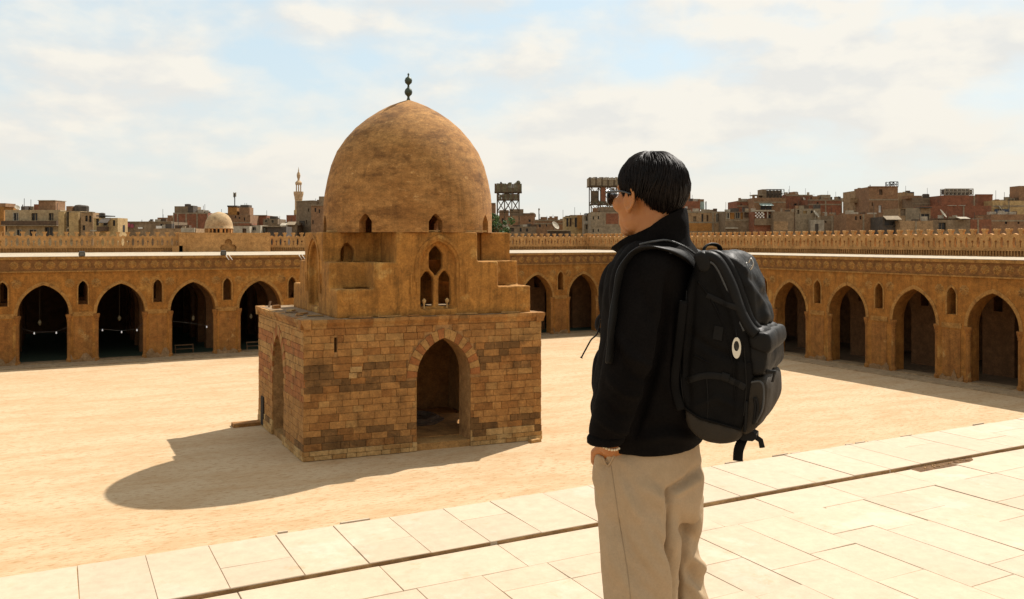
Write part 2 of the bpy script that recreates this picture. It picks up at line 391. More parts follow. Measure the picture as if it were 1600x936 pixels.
# ================================================================== arcades round the courtyard
ZR = 10.78                                   # arcade roof
PB, PR = 98.6, 70.0                          # the two facades
def arcade(name, label, fn, rz, base, a0, a1, centres, niches, rows, row_gap, deep, ledge, keep):
    """fn(a, z, depth) -> place; a runs along the facade"""
    T = 1.55
    t = thing(name, base, label, 'arcade', 'arcades round the courtyard', rz=rz)
    AW, ZS, ZA = 4.56, 4.95, 7.95
    def wall_mesh(z1, wd=AW, pz=0.0):
        out = [(a0, pz)]
        for c in centres: out += arch(c, wd, pz, ZS, ZA, 12)
        out += [(a1, pz), (a1, z1), (a0, z1)]
        return out, [arch(c, 0.86, 5.9, 7.55, 8.3, 5) for c in niches]
    o, h = wall_mesh(ZR); mb = MB(); mb.prism(o, h, T, fn); mb.build('facade_wall', PLASTER, t)
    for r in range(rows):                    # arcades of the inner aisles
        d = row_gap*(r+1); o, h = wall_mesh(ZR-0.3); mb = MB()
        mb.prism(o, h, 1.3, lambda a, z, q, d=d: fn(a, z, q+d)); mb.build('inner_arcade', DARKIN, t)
    for c in centres:                        # trims round every arch: archivolt, jamb colonnettes, thresholds
        R = arch(c, AW+0.02, ZS, ZS, ZA+0.01, 12); Q = arch(c, AW+0.62, ZS, ZS, ZA+0.36, 12); mb = MB()
        n = len(R)
        for i in range(n-1):
            p = [fn(*Q[i], -0.05), fn(*Q[i+1], -0.05), fn(*R[i+1], -0.05), fn(*R[i], -0.05)]
            q = [fn(*Q[i], 0.02), fn(*Q[i+1], 0.02), fn(*R[i+1], 0.02), fn(*R[i], 0.02)]
            mb.hexa(p+q)
        mb.build('archivolt', TRIM, t)
        for s in (-1, 1):
            mb = MB(); ca = c+s*(AW/2+0.02)
            ctr = fn(ca, 0, 0.16)
            mb.lathe([(0.30, 0.0), (0.30, 0.35), (0.22, 0.45), (0.20, 0.6), (0.20, 4.15), (0.25, 4.25), (0.21, 4.3), (0.33, 4.75), (0.33, 4.93)], ctr, 12); mb.build('colonnette', PIER, t)
        mb = MB(); A, B_ = fn(c-AW/2-0.1, 0.0, 0.0), fn(c+AW/2+0.1, 0.0, T)
        mb.hexa([fn(c-AW/2, 0.0, -.12), fn(c+AW/2, 0, -.12), fn(c+AW/2, 0, T), fn(c-AW/2, 0, T), fn(c-AW/2, .16, -.12), fn(c+AW/2, .16, -.12), fn(c+AW/2, .16, T), fn(c-AW/2, .16, T)])
        mb.build('threshold', mat('worn_sill', (.28,.19,.10), (.24,.155,.08), 1, .95, .3), t)
    for c in niches:
        mb = MB(); R = arch(c, 0.88, 5.88, 7.55, 8.31, 5); Q = arch(c, 1.16, 5.84, 7.55, 8.52, 5)
        for i in range(len(R)-1):
            mb.hexa([fn(*Q[i], -.045), fn(*Q[i+1], -.045), fn(*R[i+1], -.045), fn(*R[i], -.045), fn(*Q[i], .02), fn(*Q[i+1], .02), fn(*R[i+1], .02), fn(*R[i], .02)])
        mb.build('niche_frame', TRIM, t)
        pw = 1.72                            # the pier below: panel, worn foot, carved band
        mb = MB(); mb.hexa([fn(c-pw/2, .45, -.03), fn(c+pw/2, .45, -.03), fn(c+pw/2, .45, .02), fn(c-pw/2, .45, .02), fn(c-pw/2, 4.55, -.03), fn(c+pw/2, 4.55, -.03), fn(c+pw/2, 4.55, .02), fn(c-pw/2, 4.55, .02)]); mb.build('pier_panel', PIER, t)
        mb = MB(); w2 = 1.9
        mb.hexa([fn(c-w2/2, 4.7, -.05), fn(c+w2/2, 4.7, -.05), fn(c+w2/2, 4.7, .02), fn(c-w2/2, 4.7, .02), fn(c-w2/2, 5.15, -.05), fn(c+w2/2, 5.15, -.05), fn(c+w2/2, 5.15, .02), fn(c-w2/2, 5.15, .02)]); mb.build('impost_band', TRIM, t)
        mb = MB(); n = 9; top = [(c-1.12+2.24*i/(n-1), random.uniform(.25, .6)*random.choice((1, 1, 1.9))) for i in range(n)]
        o_ = [(c-1.12, 0.0), (c+1.12, 0.0)]+top[::-1]
        mb.prism(o_, [], .11, lambda a, z, q: fn(a, z, q-.09)); mb.build('worn_plinth', mat('worn_plinth', (0.29, 0.18, 0.088), (0.235, 0.135, 0.06), 2, 0.95, .6), t)
    # rosettes beside the niches
    def rosette(rad, pet, th):
        th *= 1.1; m = MB(); n = pet*4; vs = [(0, 0, th*1.3)]
        for k in range(n):
            a = 2*pi*k/n; rr = rad*(1.0 if k % 4 in (1, 2, 3) else 0.80); vs.append((rr*cos(a)*.62, rr*sin(a)*.62, th*(1.0 if k % 4 == 2 else .35)))
        for k in range(n):
            a = 2*pi*k/n; rr = rad*(1.0 if k % 4 in (1, 2, 3) else 0.84); vs.append((rr*cos(a), rr*sin(a), 0.0))
        fs = [(0, 1+k, 1+(k+1) % n) for k in range(n)]+[(1+k, 1+n+k, 1+n+(k+1) % n, 1+(k+1) % n) for k in range(n)]
        m.add([(x, -z, y) for x, y, z in vs], fs); return m
    rm = rosette(0.46, 8, .09).mesh('rosette', TRIM); fm = rosette(0.40, 7, .09).mesh('frieze_rosette', TRIM)
    fo = bpy.data.objects
    for c in niches:
        for s in (-1, 1):
            if abs(c) > 400: continue
            p = fn(c+s*1.2, 8.08, -.004); inst('rosette', rm, t, root_mat(t).inverted() @ Vector(p))
    # frieze below the roof: two mouldings and a row of carved rosettes
    for z0, z1, d in ((9.22, 9.36, .12), (10.50, 10.78, .16)):
        mb = MB(); mb.hexa([fn(a0, z0, -d), fn(a1, z0, -d), fn(a1, z0, .02), fn(a0, z0, .02), fn(a0, z1, -d), fn(a1, z1, -d), fn(a1, z1, .02), fn(a0, z1, .02)]); mb.build('moulding', TRIM, t)
    mb = MB(); mb.hexa([fn(a0, 9.365, -.04), fn(a1, 9.365, -.04), fn(a1, 9.365, .02), fn(a0, 9.365, .02), fn(a0, 10.495, -.04), fn(a1, 10.495, -.04), fn(a1, 10.495, .02), fn(a0, 10.495, .02)]); mb.build('frieze_band', mat('shaded_frieze_ground', (.22,.10,.03), (.17,.078,.023), 3, .95, .5), t)  # relief shade put into the colour: ground darker than the rosettes on it
    n = int((a1-a0)/1.07)
    for k in range(n):
        a = a0+(k+.5)*(a1-a0)/n
        if keep(a): inst('frieze_rosette', fm, t, root_mat(t).inverted() @ Vector(fn(a, 9.93, -.042)))
        if keep(a):
            mb2 = None
    return t
# back arcade (five aisles deep, in front of the small dome)
cb_ = [-1.0+7.09*k for k in range(-3, 10)]; nb_ = [-1.0+7.09*(k+.5) for k in range(-3, 10)]
back = arcade('arcade', 'long ochre arcade across the far side of the courtyard with dark carpeted arches', lambda a, z, q: (a, PB+q, z), 0.0, (23, PB, 0),
              -24.5, PR, cb_, nb_[:-1], 4, 6.4, 33.4, 0, lambda a: -4 < a < 71)
mb = MB(); mb.box((30.2, PB+17.2, ZR-.15), (109.6, 31.4, .30)); mb.box((22.75, PB+0.78, ZR+.012), (94.5, 1.6, .03)); mb.build('roof', ROOF, back)
cr_ = [61.0+7.6*k for k in range(-9, 5)]; nr_ = [64.8+7.6*k for k in range(-9, 5)]
right = arcade('arcade', 'ochre arcade along the right of the courtyard with pillars showing through its arches', lambda a, z, q: (PR+q, a, z), -pi/2, (PR, 50, 0),
               -10.0, PB, cr_, nr_, 1, 6.6, 15, 0, lambda a: 40 < a < 98)
mb = MB(); mb.box((PR+7.45, 44.2, ZR-.15), (14.8, 108.6, .30)); mb.build('roof', ROOF, right)
# floors of the two aisled halls
mb = MB(); mb.add([(-24.5, PB, .006), (85, PB, .006), (85, 132, .006), (-24.5, 132, .006)], [(0, 1, 2, 3)])
tag(mb.build('carpet', CARPET), 'dark green carpet on the floor of the far arcade', 'carpet')
mb = MB(); mb.add([(70, -10, .006), (85, -10, .006), (85, PB, .006), (70, PB, .006)], [(0, 1, 2, 3)])
tag(mb.build('aisle_floor', mat('aisle_floor', (0.20, 0.13, 0.07), (0.165, 0.105, 0.055), .8, .95, .2)), kind='structure')
mb = MB(); mb.box((22.7, PB-1.35, .04), (94.5, 2.7, .08)); mb.box((PR-1.3, 47.4, .036), (2.6, 96.9, .072))
tag(mb.build('pavement', mat('pavement_stone', (0.33, 0.235, 0.135), (0.29, 0.20, 0.11), .5, .95, .3)), kind='structure')

# ---- outer walls with their pierced cresting
PER = 1.28
def merlon_mesh():
    out = [(-.32, .80), (.96, .80), (.96, 2.10), (.96, 2.27), (.80, 2.33)]
    p = PER
    top = [(.64, 2.42), (.50, 2.36), (.36, 2.24), (.17, 2.30), (.15, 2.56), (.31, 2.76), (.27, 2.90), (.12, 2.86), (0, 2.90), (-.12, 2.86), (-.27, 2.90), (-.31, 2.76), (-.15, 2.56), (-.17, 2.30), (-.32, 2.27)]
    out = [(-.319, .80), (.959, .80), (.959, 2.27), (.80, 2.36)]+top
    oval = [(.64+.19*cos(a)*(1-.25*max(0, sin(a))), 1.50+.56*sin(a)) for a in [2*pi*i/12 for i in range(12)]]
    lol = [(-.05, .98), (.05, .98), (.05, 1.42)]+[(.14*cos(a), 1.56+.15*sin(a)) for a in [radians(-50+i*40) for i in range(8)]]+[(-.05, 1.42)]
    m = MB(); m.prism(out, [oval, lol], .42, lambda a, b, q: (a, q, b))
    # strip of sunk squares under the cresting
    m.box((.32, .21, .72), (1.279, .50, .155)); m.box((.32, .21, .06), (1.279, .50, .12))
    for k in range(4): m.box((-.32+.32*(k+.0)+.045, .21, .382), (.09, .46, .525))
    m.box((.32, .30, .382), (1.279, .22, .525))
    for k in range(3): pass
    return m.mesh('merlon', CREN)
MER = merlon_mesh()
HOLE = None
def parapet(name, label, p0, rz, n, base_len, skip):
    t = thing(name, p0, label, 'parapet', 'pierced parapets', rz=rz)
    for k in range(n):
        if skip(k*PER): continue
        inst('merlon', MER, t, (k*PER, 0, 0))
    return t
ZP = ZR-.06
pb = parapet('parapet_wall', 'pierced plaster cresting on the outer wall beyond the far arcade', (-14.0, 132, ZP), 0, 78, 0, lambda a: 15.9 < a-14.0+.3 < 28.2)
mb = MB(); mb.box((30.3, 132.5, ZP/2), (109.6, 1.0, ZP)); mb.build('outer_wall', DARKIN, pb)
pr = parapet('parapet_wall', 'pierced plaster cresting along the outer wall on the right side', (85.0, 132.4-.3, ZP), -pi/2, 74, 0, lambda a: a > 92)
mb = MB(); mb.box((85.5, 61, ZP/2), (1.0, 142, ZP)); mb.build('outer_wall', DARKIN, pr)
mb = MB(); mb.box((85.2, 132.2, ZP+1.5), (.75, .75, 3.0)); mb.build('corner_post', CREN, pr)

# ---- raised block with a trefoil niche over the prayer niche, and its little dome
t = thing('niche_block', (21.2, 131.6, ZR), 'plain plaster wall block with dark trefoil niche in the middle of the cresting', 'wall')
xa, xb = 16.6, 27.4; zt_ = 13.55
tre = []
def circ(cx_, cz_, r, a0, a1, n): return [(cx_+r*cos(radians(a0+(a1-a0)*i/n)), cz_+r*sin(radians(a0+(a1-a0)*i/n))) for i in range(n+1)]
cxn = 22.35
tre = [(cxn-1.05, ZR+.0), (cxn+1.05, ZR+.0)]+circ(cxn+.62, ZR+.52, .55, -50, 105, 8)+circ(cxn, ZR+1.35, .52, -10, 190, 10)+circ(cxn-.62, ZR+.52, .55, 75, 230, 8)
mb = MB(); out = [(xa, ZR-.02)]+[tre[0]]+tre[2:][::-1]+[tre[1]]+[(xb, ZR-.02), (xb, zt_), (xa, zt_)]
out = [(xa, ZR-.02), (cxn-1.05, ZR-.02)]+tre[2:][::-1]+[(cxn+1.05, ZR-.02), (xb, ZR-.02), (xb, zt_), (xa, zt_)]
mb.prism(out, [], .5, lambda a, z, q: (a, 130.9+q, z)); mb.build('wall', CREN, t)
mb = MB(); mb.box(((xa+xb)/2, 133.5, (ZR+zt_)/2-.05), (xb-xa-.1, 4.0, zt_-ZR-.1)); mb.build('block', CREN, t)
for xx in (xa-.5, xb+.5):
    mb = MB(); mb.box((xx, 131.4, (ZR+zt_)/2), (.98, .9, zt_-ZR)); mb.build('side_pier', CREN, t)
mb = MB(); mb.box((15.4, 131.2, ZR+.45), (1.4, .5, .9)); mb.build('side_wall', CREN, t)
t = thing('small_dome', (22.0, 137.0, 13.5), 'small pale plaster dome on a dark windowed drum above the trefoil niche', 'dome')
R = 2.05
mb = MB(); mb.lathe([(R+.02, .95), (R+.08, 1.0), (R+.08, 1.1), (R, 1.15), (R*.985, 1.6), (R*.93, 2.1), (R*.82, 2.6), (R*.66, 3.02), (R*.45, 3.32), (R*.2, 3.50), (.02, 3.58)], (22, 137, 13.2), 28)
mb.build('dome', mat('pale_dome', (0.42, 0.29, 0.155), (0.37, 0.245, 0.125), 1, .95, .3), t, smooth=True)
mb = MB(); mb.lathe([(R-.25, -.6), (R-.25, .96)], (22, 137, 13.2), 20); mb.build('drum_core', DARK, t)
for k in range(20):
    a = 2*pi*k/20; mb = MB(); mb.box((22+(R-.12)*cos(a), 137+(R-.12)*sin(a), 13.2+.18), (.24, .20 if k % 3 else .4, 1.55), a); mb.build('drum_post', CREN, t)
# ---- floodlights and loose cables on the far arcade roof
def floodlight(px, cz, lab):
    p = at(px, 0, 1.0); k = PB/bearing(px) if False else None
    U = bearing(px)*(PB-.15); t = thing('floodlight', (U, PB-.12, ZR+.03), lab, 'floodlight', 'floodlights on the far arcade roof edge')
    mb = MB(); mb.box((0, 0, .05), (.5, .25, .10)); mb.tube([(-.28, 0, .05), (-.28, -.05, .32)], .03); mb.tube([(.28, 0, .05), (.28, -.05, .32)], .03); mb.build('bracket', IRON, t, local=True)
    mb = MB(); mb.rings([[(-.25*s, y, .3+.22*s+dz), (.25*s, y, .3+.22*s+dz), (.25*s, y, .3-.22*s+dz), (-.25*s, y, .3-.22*s+dz)] for s, y, dz in ((.55, .22, .05), (1.0, .0, 0), (1.06, -.2, -.06))]); mb.build('lamp_head', IRON, t, local=True)
    mb = MB(); mb.box((0, -.205, .235), (.42, .02, .34)); mb.build('lens', mat('lamp_glass', (.10, .10, .09), None, 3, .3, 0), t, local=True)
floodlight(128, 0, 'dark floodlight on the far arcade roof edge above the left arches')
floodlight(349, 0, 'low dark floodlight on the roof edge below the trefoil niche')
for px in (353, 467):
    U = bearing(px)*(PB-.15); t = thing('cable_pair', (U, PB-.17, 10.6), ('pair of white cable ends hanging over the frieze below the trefoil niche' if px == 353 else 'pair of white cable ends hanging over the frieze beside the kiosk'), 'cable', 'cable ends hanging on the frieze')
    for d in (0, .35):
        mb = MB(); mb.tube([(d, .02, .22), (d, -.06, .12), (d+.18, -.08, -.12), (d+.32, -.07, -.30)], .045); mb.build('cable', WHITE, t, local=True)
# ---- inside the far arches: pendant lamps, strings of bulbs, benches
GLOW = bpy.data.materials.new('lit_bulb'); GLOW.use_nodes = True
_b = GLOW.node_tree.nodes['Principled BSDF']; _b.inputs['Base Color'].default_value = (.8, .8, .76, 1); _b.inputs['Emission Color'].default_value = (.9, .93, 1, 1); _b.inputs['Emission Strength'].default_value = 0.13
LAMPG = mat('lamp_globe', (.26, .22, .13), (.18, .15, .09), 6, .3, .1)
for px, py, dep, lab in ((62, 504, 3.4, 'first pendant lamp from the left in the dark far arches'), (186.5, 497, 3.4, 'second pendant lamp from the left in the dark far arches'), (302, 497, 3.4, 'pendant lamp in the far arch with the bench'), (392, 494, 3.4, 'pendant lamp in the far arch just left of the kiosk')):
    V = PB+dep; U = bearing(px)*V; zc = U*sin(AZ)+V*cos(AZ); z = H-(py-HY)/F*zc
    t = thing('pendant_lamp', (U, V, z), lab, 'pendant lamp', 'pendant lamps in the far arcade')
    mb = MB(); mb.tube([(0, 0, .25), (0, 0, ZR-.3-z)], .02, 5); mb.build('cord', mat('lamp_cord', (.07, .055, .04), None, 3, .8, 0), t, local=True)
    mb = MB(); mb.lathe([(.05, .28), (.10, .22), (.17, .05), (.17, -.1), (.10, -.25), (.03, -.3)], (0, 0, 0), 10); mb.build('globe', LAMPG, t, local=True, smooth=True)
for pts, lab in (([(33, 516), (53.5, 522), (88, 521), (107, 514)], 'sagging cable with two bulbs in the leftmost far arch'), ([(155, 518), (160, 517), (190, 520), (214, 517), (224, 507)], 'sagging cable with three bulbs in the second far arch'), ([(270, 505), (300, 508), (323, 512), (330, 510)], 'sagging cable with one bulb in the far arch with the bench')):
    V = PB+1.2; w = []
    for px, py in pts:
        U = bearing(px)*V; zc = U*sin(AZ)+V*cos(AZ); w.append(Vector((U, V, H-(py-3-HY)/F*zc)))
    t = thing('bulb_cable', w[0], lab, 'string light', 'bulb cables in the far arches')
    mb = MB(); mb.tube(w, .016, 4); mb.build('cable', mat('grey_cable', (.12, .11, .10), None, 3, .7, 0), t)
    for q in (w[1:-1] if len(w) != 4 or pts[0][0] != 270 else w[2:3]):
        mb = MB(); mb.lathe([(.03, 0), (.045, -.06), (.07, -.14), (.055, -.21), (.01, -.24)], q, 8); mb.build('bulb', GLOW, t, smooth=True)
def bench(px0, px1, py, dep, lab):
    V = PB+dep; U0, U1 = bearing(px0)*V, bearing(px1)*V; L = U1-U0
    t = thing('bench', (U0, V, .01), lab, 'bench', 'benches in the far arches')
    for z, y, h, d in ((.45, .0, .06, .4),): mb = MB(); mb.box((L/2, y, z), (L, d, h)); mb.build('seat', WOOD, t, local=True)
    mb = MB(); mb.box((L/2, .22, .85), (L, .05, .13)); mb.build('backrest', WOOD, t, local=True)
    for x in (.08, L-.08):
        for y in (-.15, .2): mb = MB(); mb.box((x, y, .21 if y < 0 else .44), (.07, .06, .42 if y < 0 else .88)); mb.build('leg', WOOD, t, local=True)
bench(273, 303, 540, 3.0, 'wooden bench standing on the carpet in the third far arch'); bench(385, 412, 546, 2.2, 'wooden bench beside the left edge of the kiosk in the fourth far arch')
# ================================================================== the domed kiosk
KA = Vector((12.35, 48.4)); SK = radians(-5.5)
EU = Vector((cos(SK), sin(SK))); EV = Vector((0.0, 1.0)); KW, KD, KH = 14.5, 12.0, 7.95
def K(u, v, z): p = KA+EU*u+EV*v; return (p.x, p.y, z)
def ku(px, v):                               # u of a bearing on the plane v
    b = bearing(px); # (KA.x+u*EU.x) = b*(KA.y+u*EU.y+v)
    return (b*(KA.y+v)-KA.x)/(EU.x-b*EU.y)
kc = K(7.8, 5.45, 0)
kiosk = thing('domed_kiosk', kc, 'sandstone kiosk with stepped upper tier and big pointed dome in the courtyard', 'kiosk')
WT = 1.65
AU = (ku(651, 0)+ku(735, 0))/2; AWD = ku(735, 0)-ku(651, 0)
def frontfn(a, z, q): return K(a, q, z)
def backfn(a, z, q): return K(a, KD-q, z)
def leftfn(a, z, q): return K(q, a, z)
def rightfn(a, z, q): return K(KW-q, a, z)
ZB = 7.62
SLU = ku(524.5, 0)
def wallp(L, ac, aw, za, slits, fn, name, trim=0.0, zs=4.35):
    mb = MB(); out = [(trim, 0)]+([] if fn is backfn else arch(ac, aw, 0, zs, za, 14))+[(L-trim, 0), (L-trim, ZB), (trim, ZB)]
    mb.prism(out, slits, WT, fn); return mb.build(name, CORE, kiosk)
def rect(cx, w, z0, z1): return [(cx-w/2, z0), (cx+w/2, z0), (cx+w/2, z1), (cx-w/2, z1)]
LV = 6.25
wallp(KW, AU, AWD, 6.62, [rect(SLU, .16, 6.05, 6.9)], frontfn, 'front_wall')
wallp(KW, AU, AWD, 6.62, [], backfn, 'back_wall')
wallp(KD, LV, 3.0, 6.55, [rect(1.0, .16, 4.6, 5.7)], leftfn, 'side_wall', WT)
wallp(KD, LV+.3, 2.2, 4.95, [], rightfn, 'side_wall', WT, 3.2)
mb = MB(); mb.prism([(WT, 0), (KW-WT, 0), (KW-WT, KD-2*WT), (WT, KD-2*WT)], [], .42, lambda a, b, q: K(a, b+WT, q)); mb.build('floor', ST[0], kiosk)
for fn, c, w in ((frontfn, AU, AWD), (leftfn, LV, 3.0), (rightfn, LV+.3, 2.2)):   # sills of the four openings
    mb = MB(); mb.prism([(c-w/2+.01, 0), (c+w/2-.01, 0), (c+w/2-.01, .40), (c-w/2+.01, .40)], [], WT-.1, lambda a, z, q, fn=fn: fn(a, z, q+.06)); mb.build('sill', ST[1], kiosk)
mb = MB(); mb.prism([(-.05, -.05), (KW+.05, -.05), (KW+.05, KD+.05), (-.05, KD+.05)], [], .12, lambda a, b, q: K(a, b, ZB+.20+q)); mb.build('roof', mat('kiosk_roof', (.26, .175, .095), (.19, .12, .06), 1.2, .97, .7, 9, c3=(.32, .23, .135), s3=.9), kiosk)
# cornice: worn curved blocks along the top of the walls
def cornice(fn, L):
    a = -.22
    while a < L+.22:
        b = min(a+random.uniform(.55, 1.05), L+.22)
        if L+.22-b < .3: b = L+.22
        prof = [(.0, 7.40), (-.05, 7.44), (-.07, 7.55), (-.15, 7.66), (-.21, 7.76), (-.22, 7.93), (.35, 7.95), (.35, 7.40)]
        j = random.uniform(-.02, .02); w = random.uniform(-.02, .02)
        mb = MB(); mb.rings([[fn(x, z+(w if z > 7.9 else 0), q+j*(q < 0)) for q, z in prof] for x in (a+.006, (a+b)/2, b-.006)]); mb.build('cornice_stone', random.choice((ST[0], ST[1], ST[4], ST[0])), kiosk)
        a = b
cornice(frontfn, KW); cornice(leftfn, KD); cornice(rightfn, KD); cornice(backfn, KW)
# stones
def stone_mesh(m):
    mb = MB(); c = .06; p = []
    for y, k in ((.5, 0), (-.32, 0), (-.5, 1)):
        for x, z in ((-.5, -.5), (.5, -.5), (.5, .5), (-.5, .5)): p.append((x*(1-c*k*.6), y, z*(1-c*k*1.6)))
    fs = []
    for i in range(2):
        for k in range(4): k2 = (k+1) % 4; fs.append((i*4+k, i*4+k2, (i+1)*4+k2, (i+1)*4+k))
    mb.add(p, [tuple(reversed(f)) for f in fs]+[(8, 9, 10, 11)]); return mb.mesh('stone', m, fix=False)
SM = [stone_mesh(m) for m in ST]
def arch_half(ac, aw, zs, za, z):           # half opening of the arch at height z
    if z <= zs: return aw/2
    if z >= za: return 0
    h = za-zs; R = (aw*aw/4+h*h)/aw; return max(0, sqrt(max(0, R*R-(z-zs)**2))-(R-aw/2))
def pick(side, a, z, L):
    r = random.random()
    if z < .55: return 5 if r < .6 else 1
    if z < .95: return 5 if (a > 8 and r < .75) else (4 if r < .5 else 3)
    if side == 'left':
        k = int((z+.05)/.82) % 2
        if z > 3.9: return (2 if k else 1) if r < .93 else 0
        if 3.3 < z < 3.95: return 2 if r < .8 else 0
        return 0 if r < .8 else 4
    if z < 1.6: return 3 if r < .5 else (4 if r < .8 else 0)
    if z < 3.3: return 0 if r < .80 else (4 if r < .93 else 1)
    if 3.9 < z < 5.5 and a < 6: return 3 if r < .62 else (4 if r < .9 else 0)
    if 4.6 < z < 6.2 and a > 9.5: return 3 if r < .55 else (4 if r < .85 else 0)
    if z > 6.9: return 4 if r < .45 else (1 if (a > 10.5 and r > .6) else 0)
    if z > 6.3 and a > 10: return 1 if r < .55 else 0
    return 0 if r < .58 else (4 if r < .88 else 2 if r < .92 else 1)
def stones(fn, L, ac, aw, za, side, rz, limit):
    z = .02; row = 0; objs = []; rest = []
    while z < 7.36:
        h = random.uniform(.36, .45) if z > .5 else .27
        h = min(h, 7.40-z)
        a = -.03 if row % 2 else -.03
        first = True
        while a < L+.03:
            w = random.uniform(.5, 1.15)
            if first and row % 2: w *= .55
            first = False
            b = min(a+w, L+.03)
            if L+.03-b < .25: b = L+.03
            vo = .62                          # voussoir ring kept free
            hw = max(arch_half(ac, aw, 4.35, za, z+.05), arch_half(ac, aw, 4.35, za, z+h-.05)) if z < za else 0
            hwo = 0
            if z+h > 4.35:
                hwo = max(arch_half(ac, aw+2*vo, 4.35, za+vo*.95, z+.02), arch_half(ac, aw+2*vo, 4.35, za+vo*.95, z+h-.02))
            hole = max(hw, hwo); segs = [(a, b)]
            if hole > 0:
                l, r = ac-hole, ac+hole; segs = []
                if a < l: segs.append((a, min(b, l)))
                if b > r: segs.append((max(a, r), b))
            for s0, s1 in segs:
                if s1-s0 < .06: continue
                if side == 'front' and s0 < SLU+.1 and s1 > SLU-.1 and z+h > 6.05 and z < 6.9: 
                    cuts = [(s0, SLU-.09), (SLU+.09, s1)]
                else: cuts = [(s0, s1)]
                for c0, c1 in cuts:
                    if c1-c0 < .05: continue
                    pr = .05+random.uniform(-.012, .014)+(.07 if z < .5 else .03 if z < .8 else 0)
                    if random.random() < .05 and z > 1: pr -= .02
                    k = pick(side, (c0+c1)/2, z+h/2, L)
                    objs.append((fn((c0+c1)/2, z+h/2, -pr/2+.06), (c1-c0-.009, pr+.12, h-.009), k))
            a = b
        z += h; row += 1
    objs2 = objs
    if limit < len(objs):
        random.shuffle(objs2)
    for i, (p, sc, k) in enumerate(objs2):
        if i < limit: inst('stone', SM[k], kiosk, root_mat(kiosk).inverted() @ Vector(p), rz, sc)
        else: rest.append((p, sc, k))
    return rest
def joined(rest, rz, name):
    mb = MB()
    for p, sc, k in rest:
        M = Matrix.Translation(p) @ Matrix.Rotation(rz, 4, 'Z') @ Matrix.Diagonal((*sc, 1))
        me = SM[k]; mb.add([M @ v.co for v in me.vertices], [tuple(q.vertices) for q in me.polygons], k)
    o = mb.build(name, ST, kiosk); tag(o, kind='stuff')
def frontsorted(limit): return stones(frontfn, KW, AU, AWD, 6.62, 'front', SK, limit)
joined(frontsorted(290), SK, 'stonework')
joined(stones(leftfn, KD, LV, 3.0, 6.55, 'left', -pi/2, 0), -pi/2, 'stonework')
joined(stones(rightfn, KD, LV+.3, 3.0, 6.2, 'left', pi/2, 0), pi/2, 'stonework')
joined(stones(backfn, KW, -5, .1, 1.0, 'front', SK+pi, 0), SK+pi, 'stonework')
# two bright replacement stones
for a, z, w in ((ku(556, 0), 5.02, .68), (ku(551, 0), 4.68, .46)):
    inst('stone', SM[5], kiosk, root_mat(kiosk).inverted() @ Vector(K(a, -.03, z)), SK, (w, .13, .31))
# voussoirs round the front and left arches, cream and red in turn
def voussoirs(fn, ac, aw, za, n):
    zs = 4.35; R = arch(ac, aw-.005, zs, zs, za-.003, n); Q = arch(ac, aw+1.22, zs, zs, za+.58, n)
    m = len(R)
    for i in range(m-1):
        mb = MB(); g = .012
        def lerp(P, i, f): return (P[i][0]*(1-f)+P[i+1][0]*f, P[i][1]*(1-f)+P[i+1][1]*f)
        a, b = .03, .97; pr = -.075+random.uniform(-.008, .008)
        F4 = [lerp(Q, i, a), lerp(Q, i, b), lerp(R, i, b), lerp(R, i, a)]
        mb.hexa([fn(*p, pr) for p in F4]+[fn(*p, .06) for p in F4]); k = i if i < m/2 else m-2-i
        mb.build('voussoir', ST[1] if (k % 2) else ST[2], kiosk, fix=True)
voussoirs(frontfn, AU, AWD, 6.62, 9); voussoirs(leftfn, LV, 3.0, 6.55, 8)
# narrow dark door on the left side
mb = MB(); mb.prism(rect(10.55, .75, .1, 2.0), [], .1, lambda a, z, q: leftfn(a, z, q-.13)); mb.build('door', DARK, kiosk)
# ---- upper tier: three stepped storeys, hollow inside
U0, U1, V0, V1 = ku(527, .3), ku(829, .3), .3, 10.6
UU = (U0, U1, V0, V1)
UC, VC = (U0+U1)/2, (V0+V1)/2
def cross(cu_, cv_, ins=0.0):
    U0, U1, V0, V1 = UU[0]+ins, UU[1]-ins, UU[2]+ins, UU[3]-ins
    if cu_ == 0: return [(U0, V0), (U1, V0), (U1, V1), (U0, V1)]
    return [(U0+cu_, V0), (U1-cu_, V0), (U1-cu_, V0+cv_), (U1, V0+cv_), (U1, V1-cv_), (U1-cu_, V1-cv_), (U1-cu_, V1), (U0+cu_, V1), (U0+cu_, V1-cv_), (U0, V1-cv_), (U0, V0+cv_), (U0+cu_, V0+cv_)]
c2u, c2v, c3u, c3v = 2.15, 1.7, 3.5, 3.0
LEV = [(KH-.05, 9.55, 0, 0), (9.55, 11.08, c2u, c2v), (11.08, 12.92, c3u, c3v)]
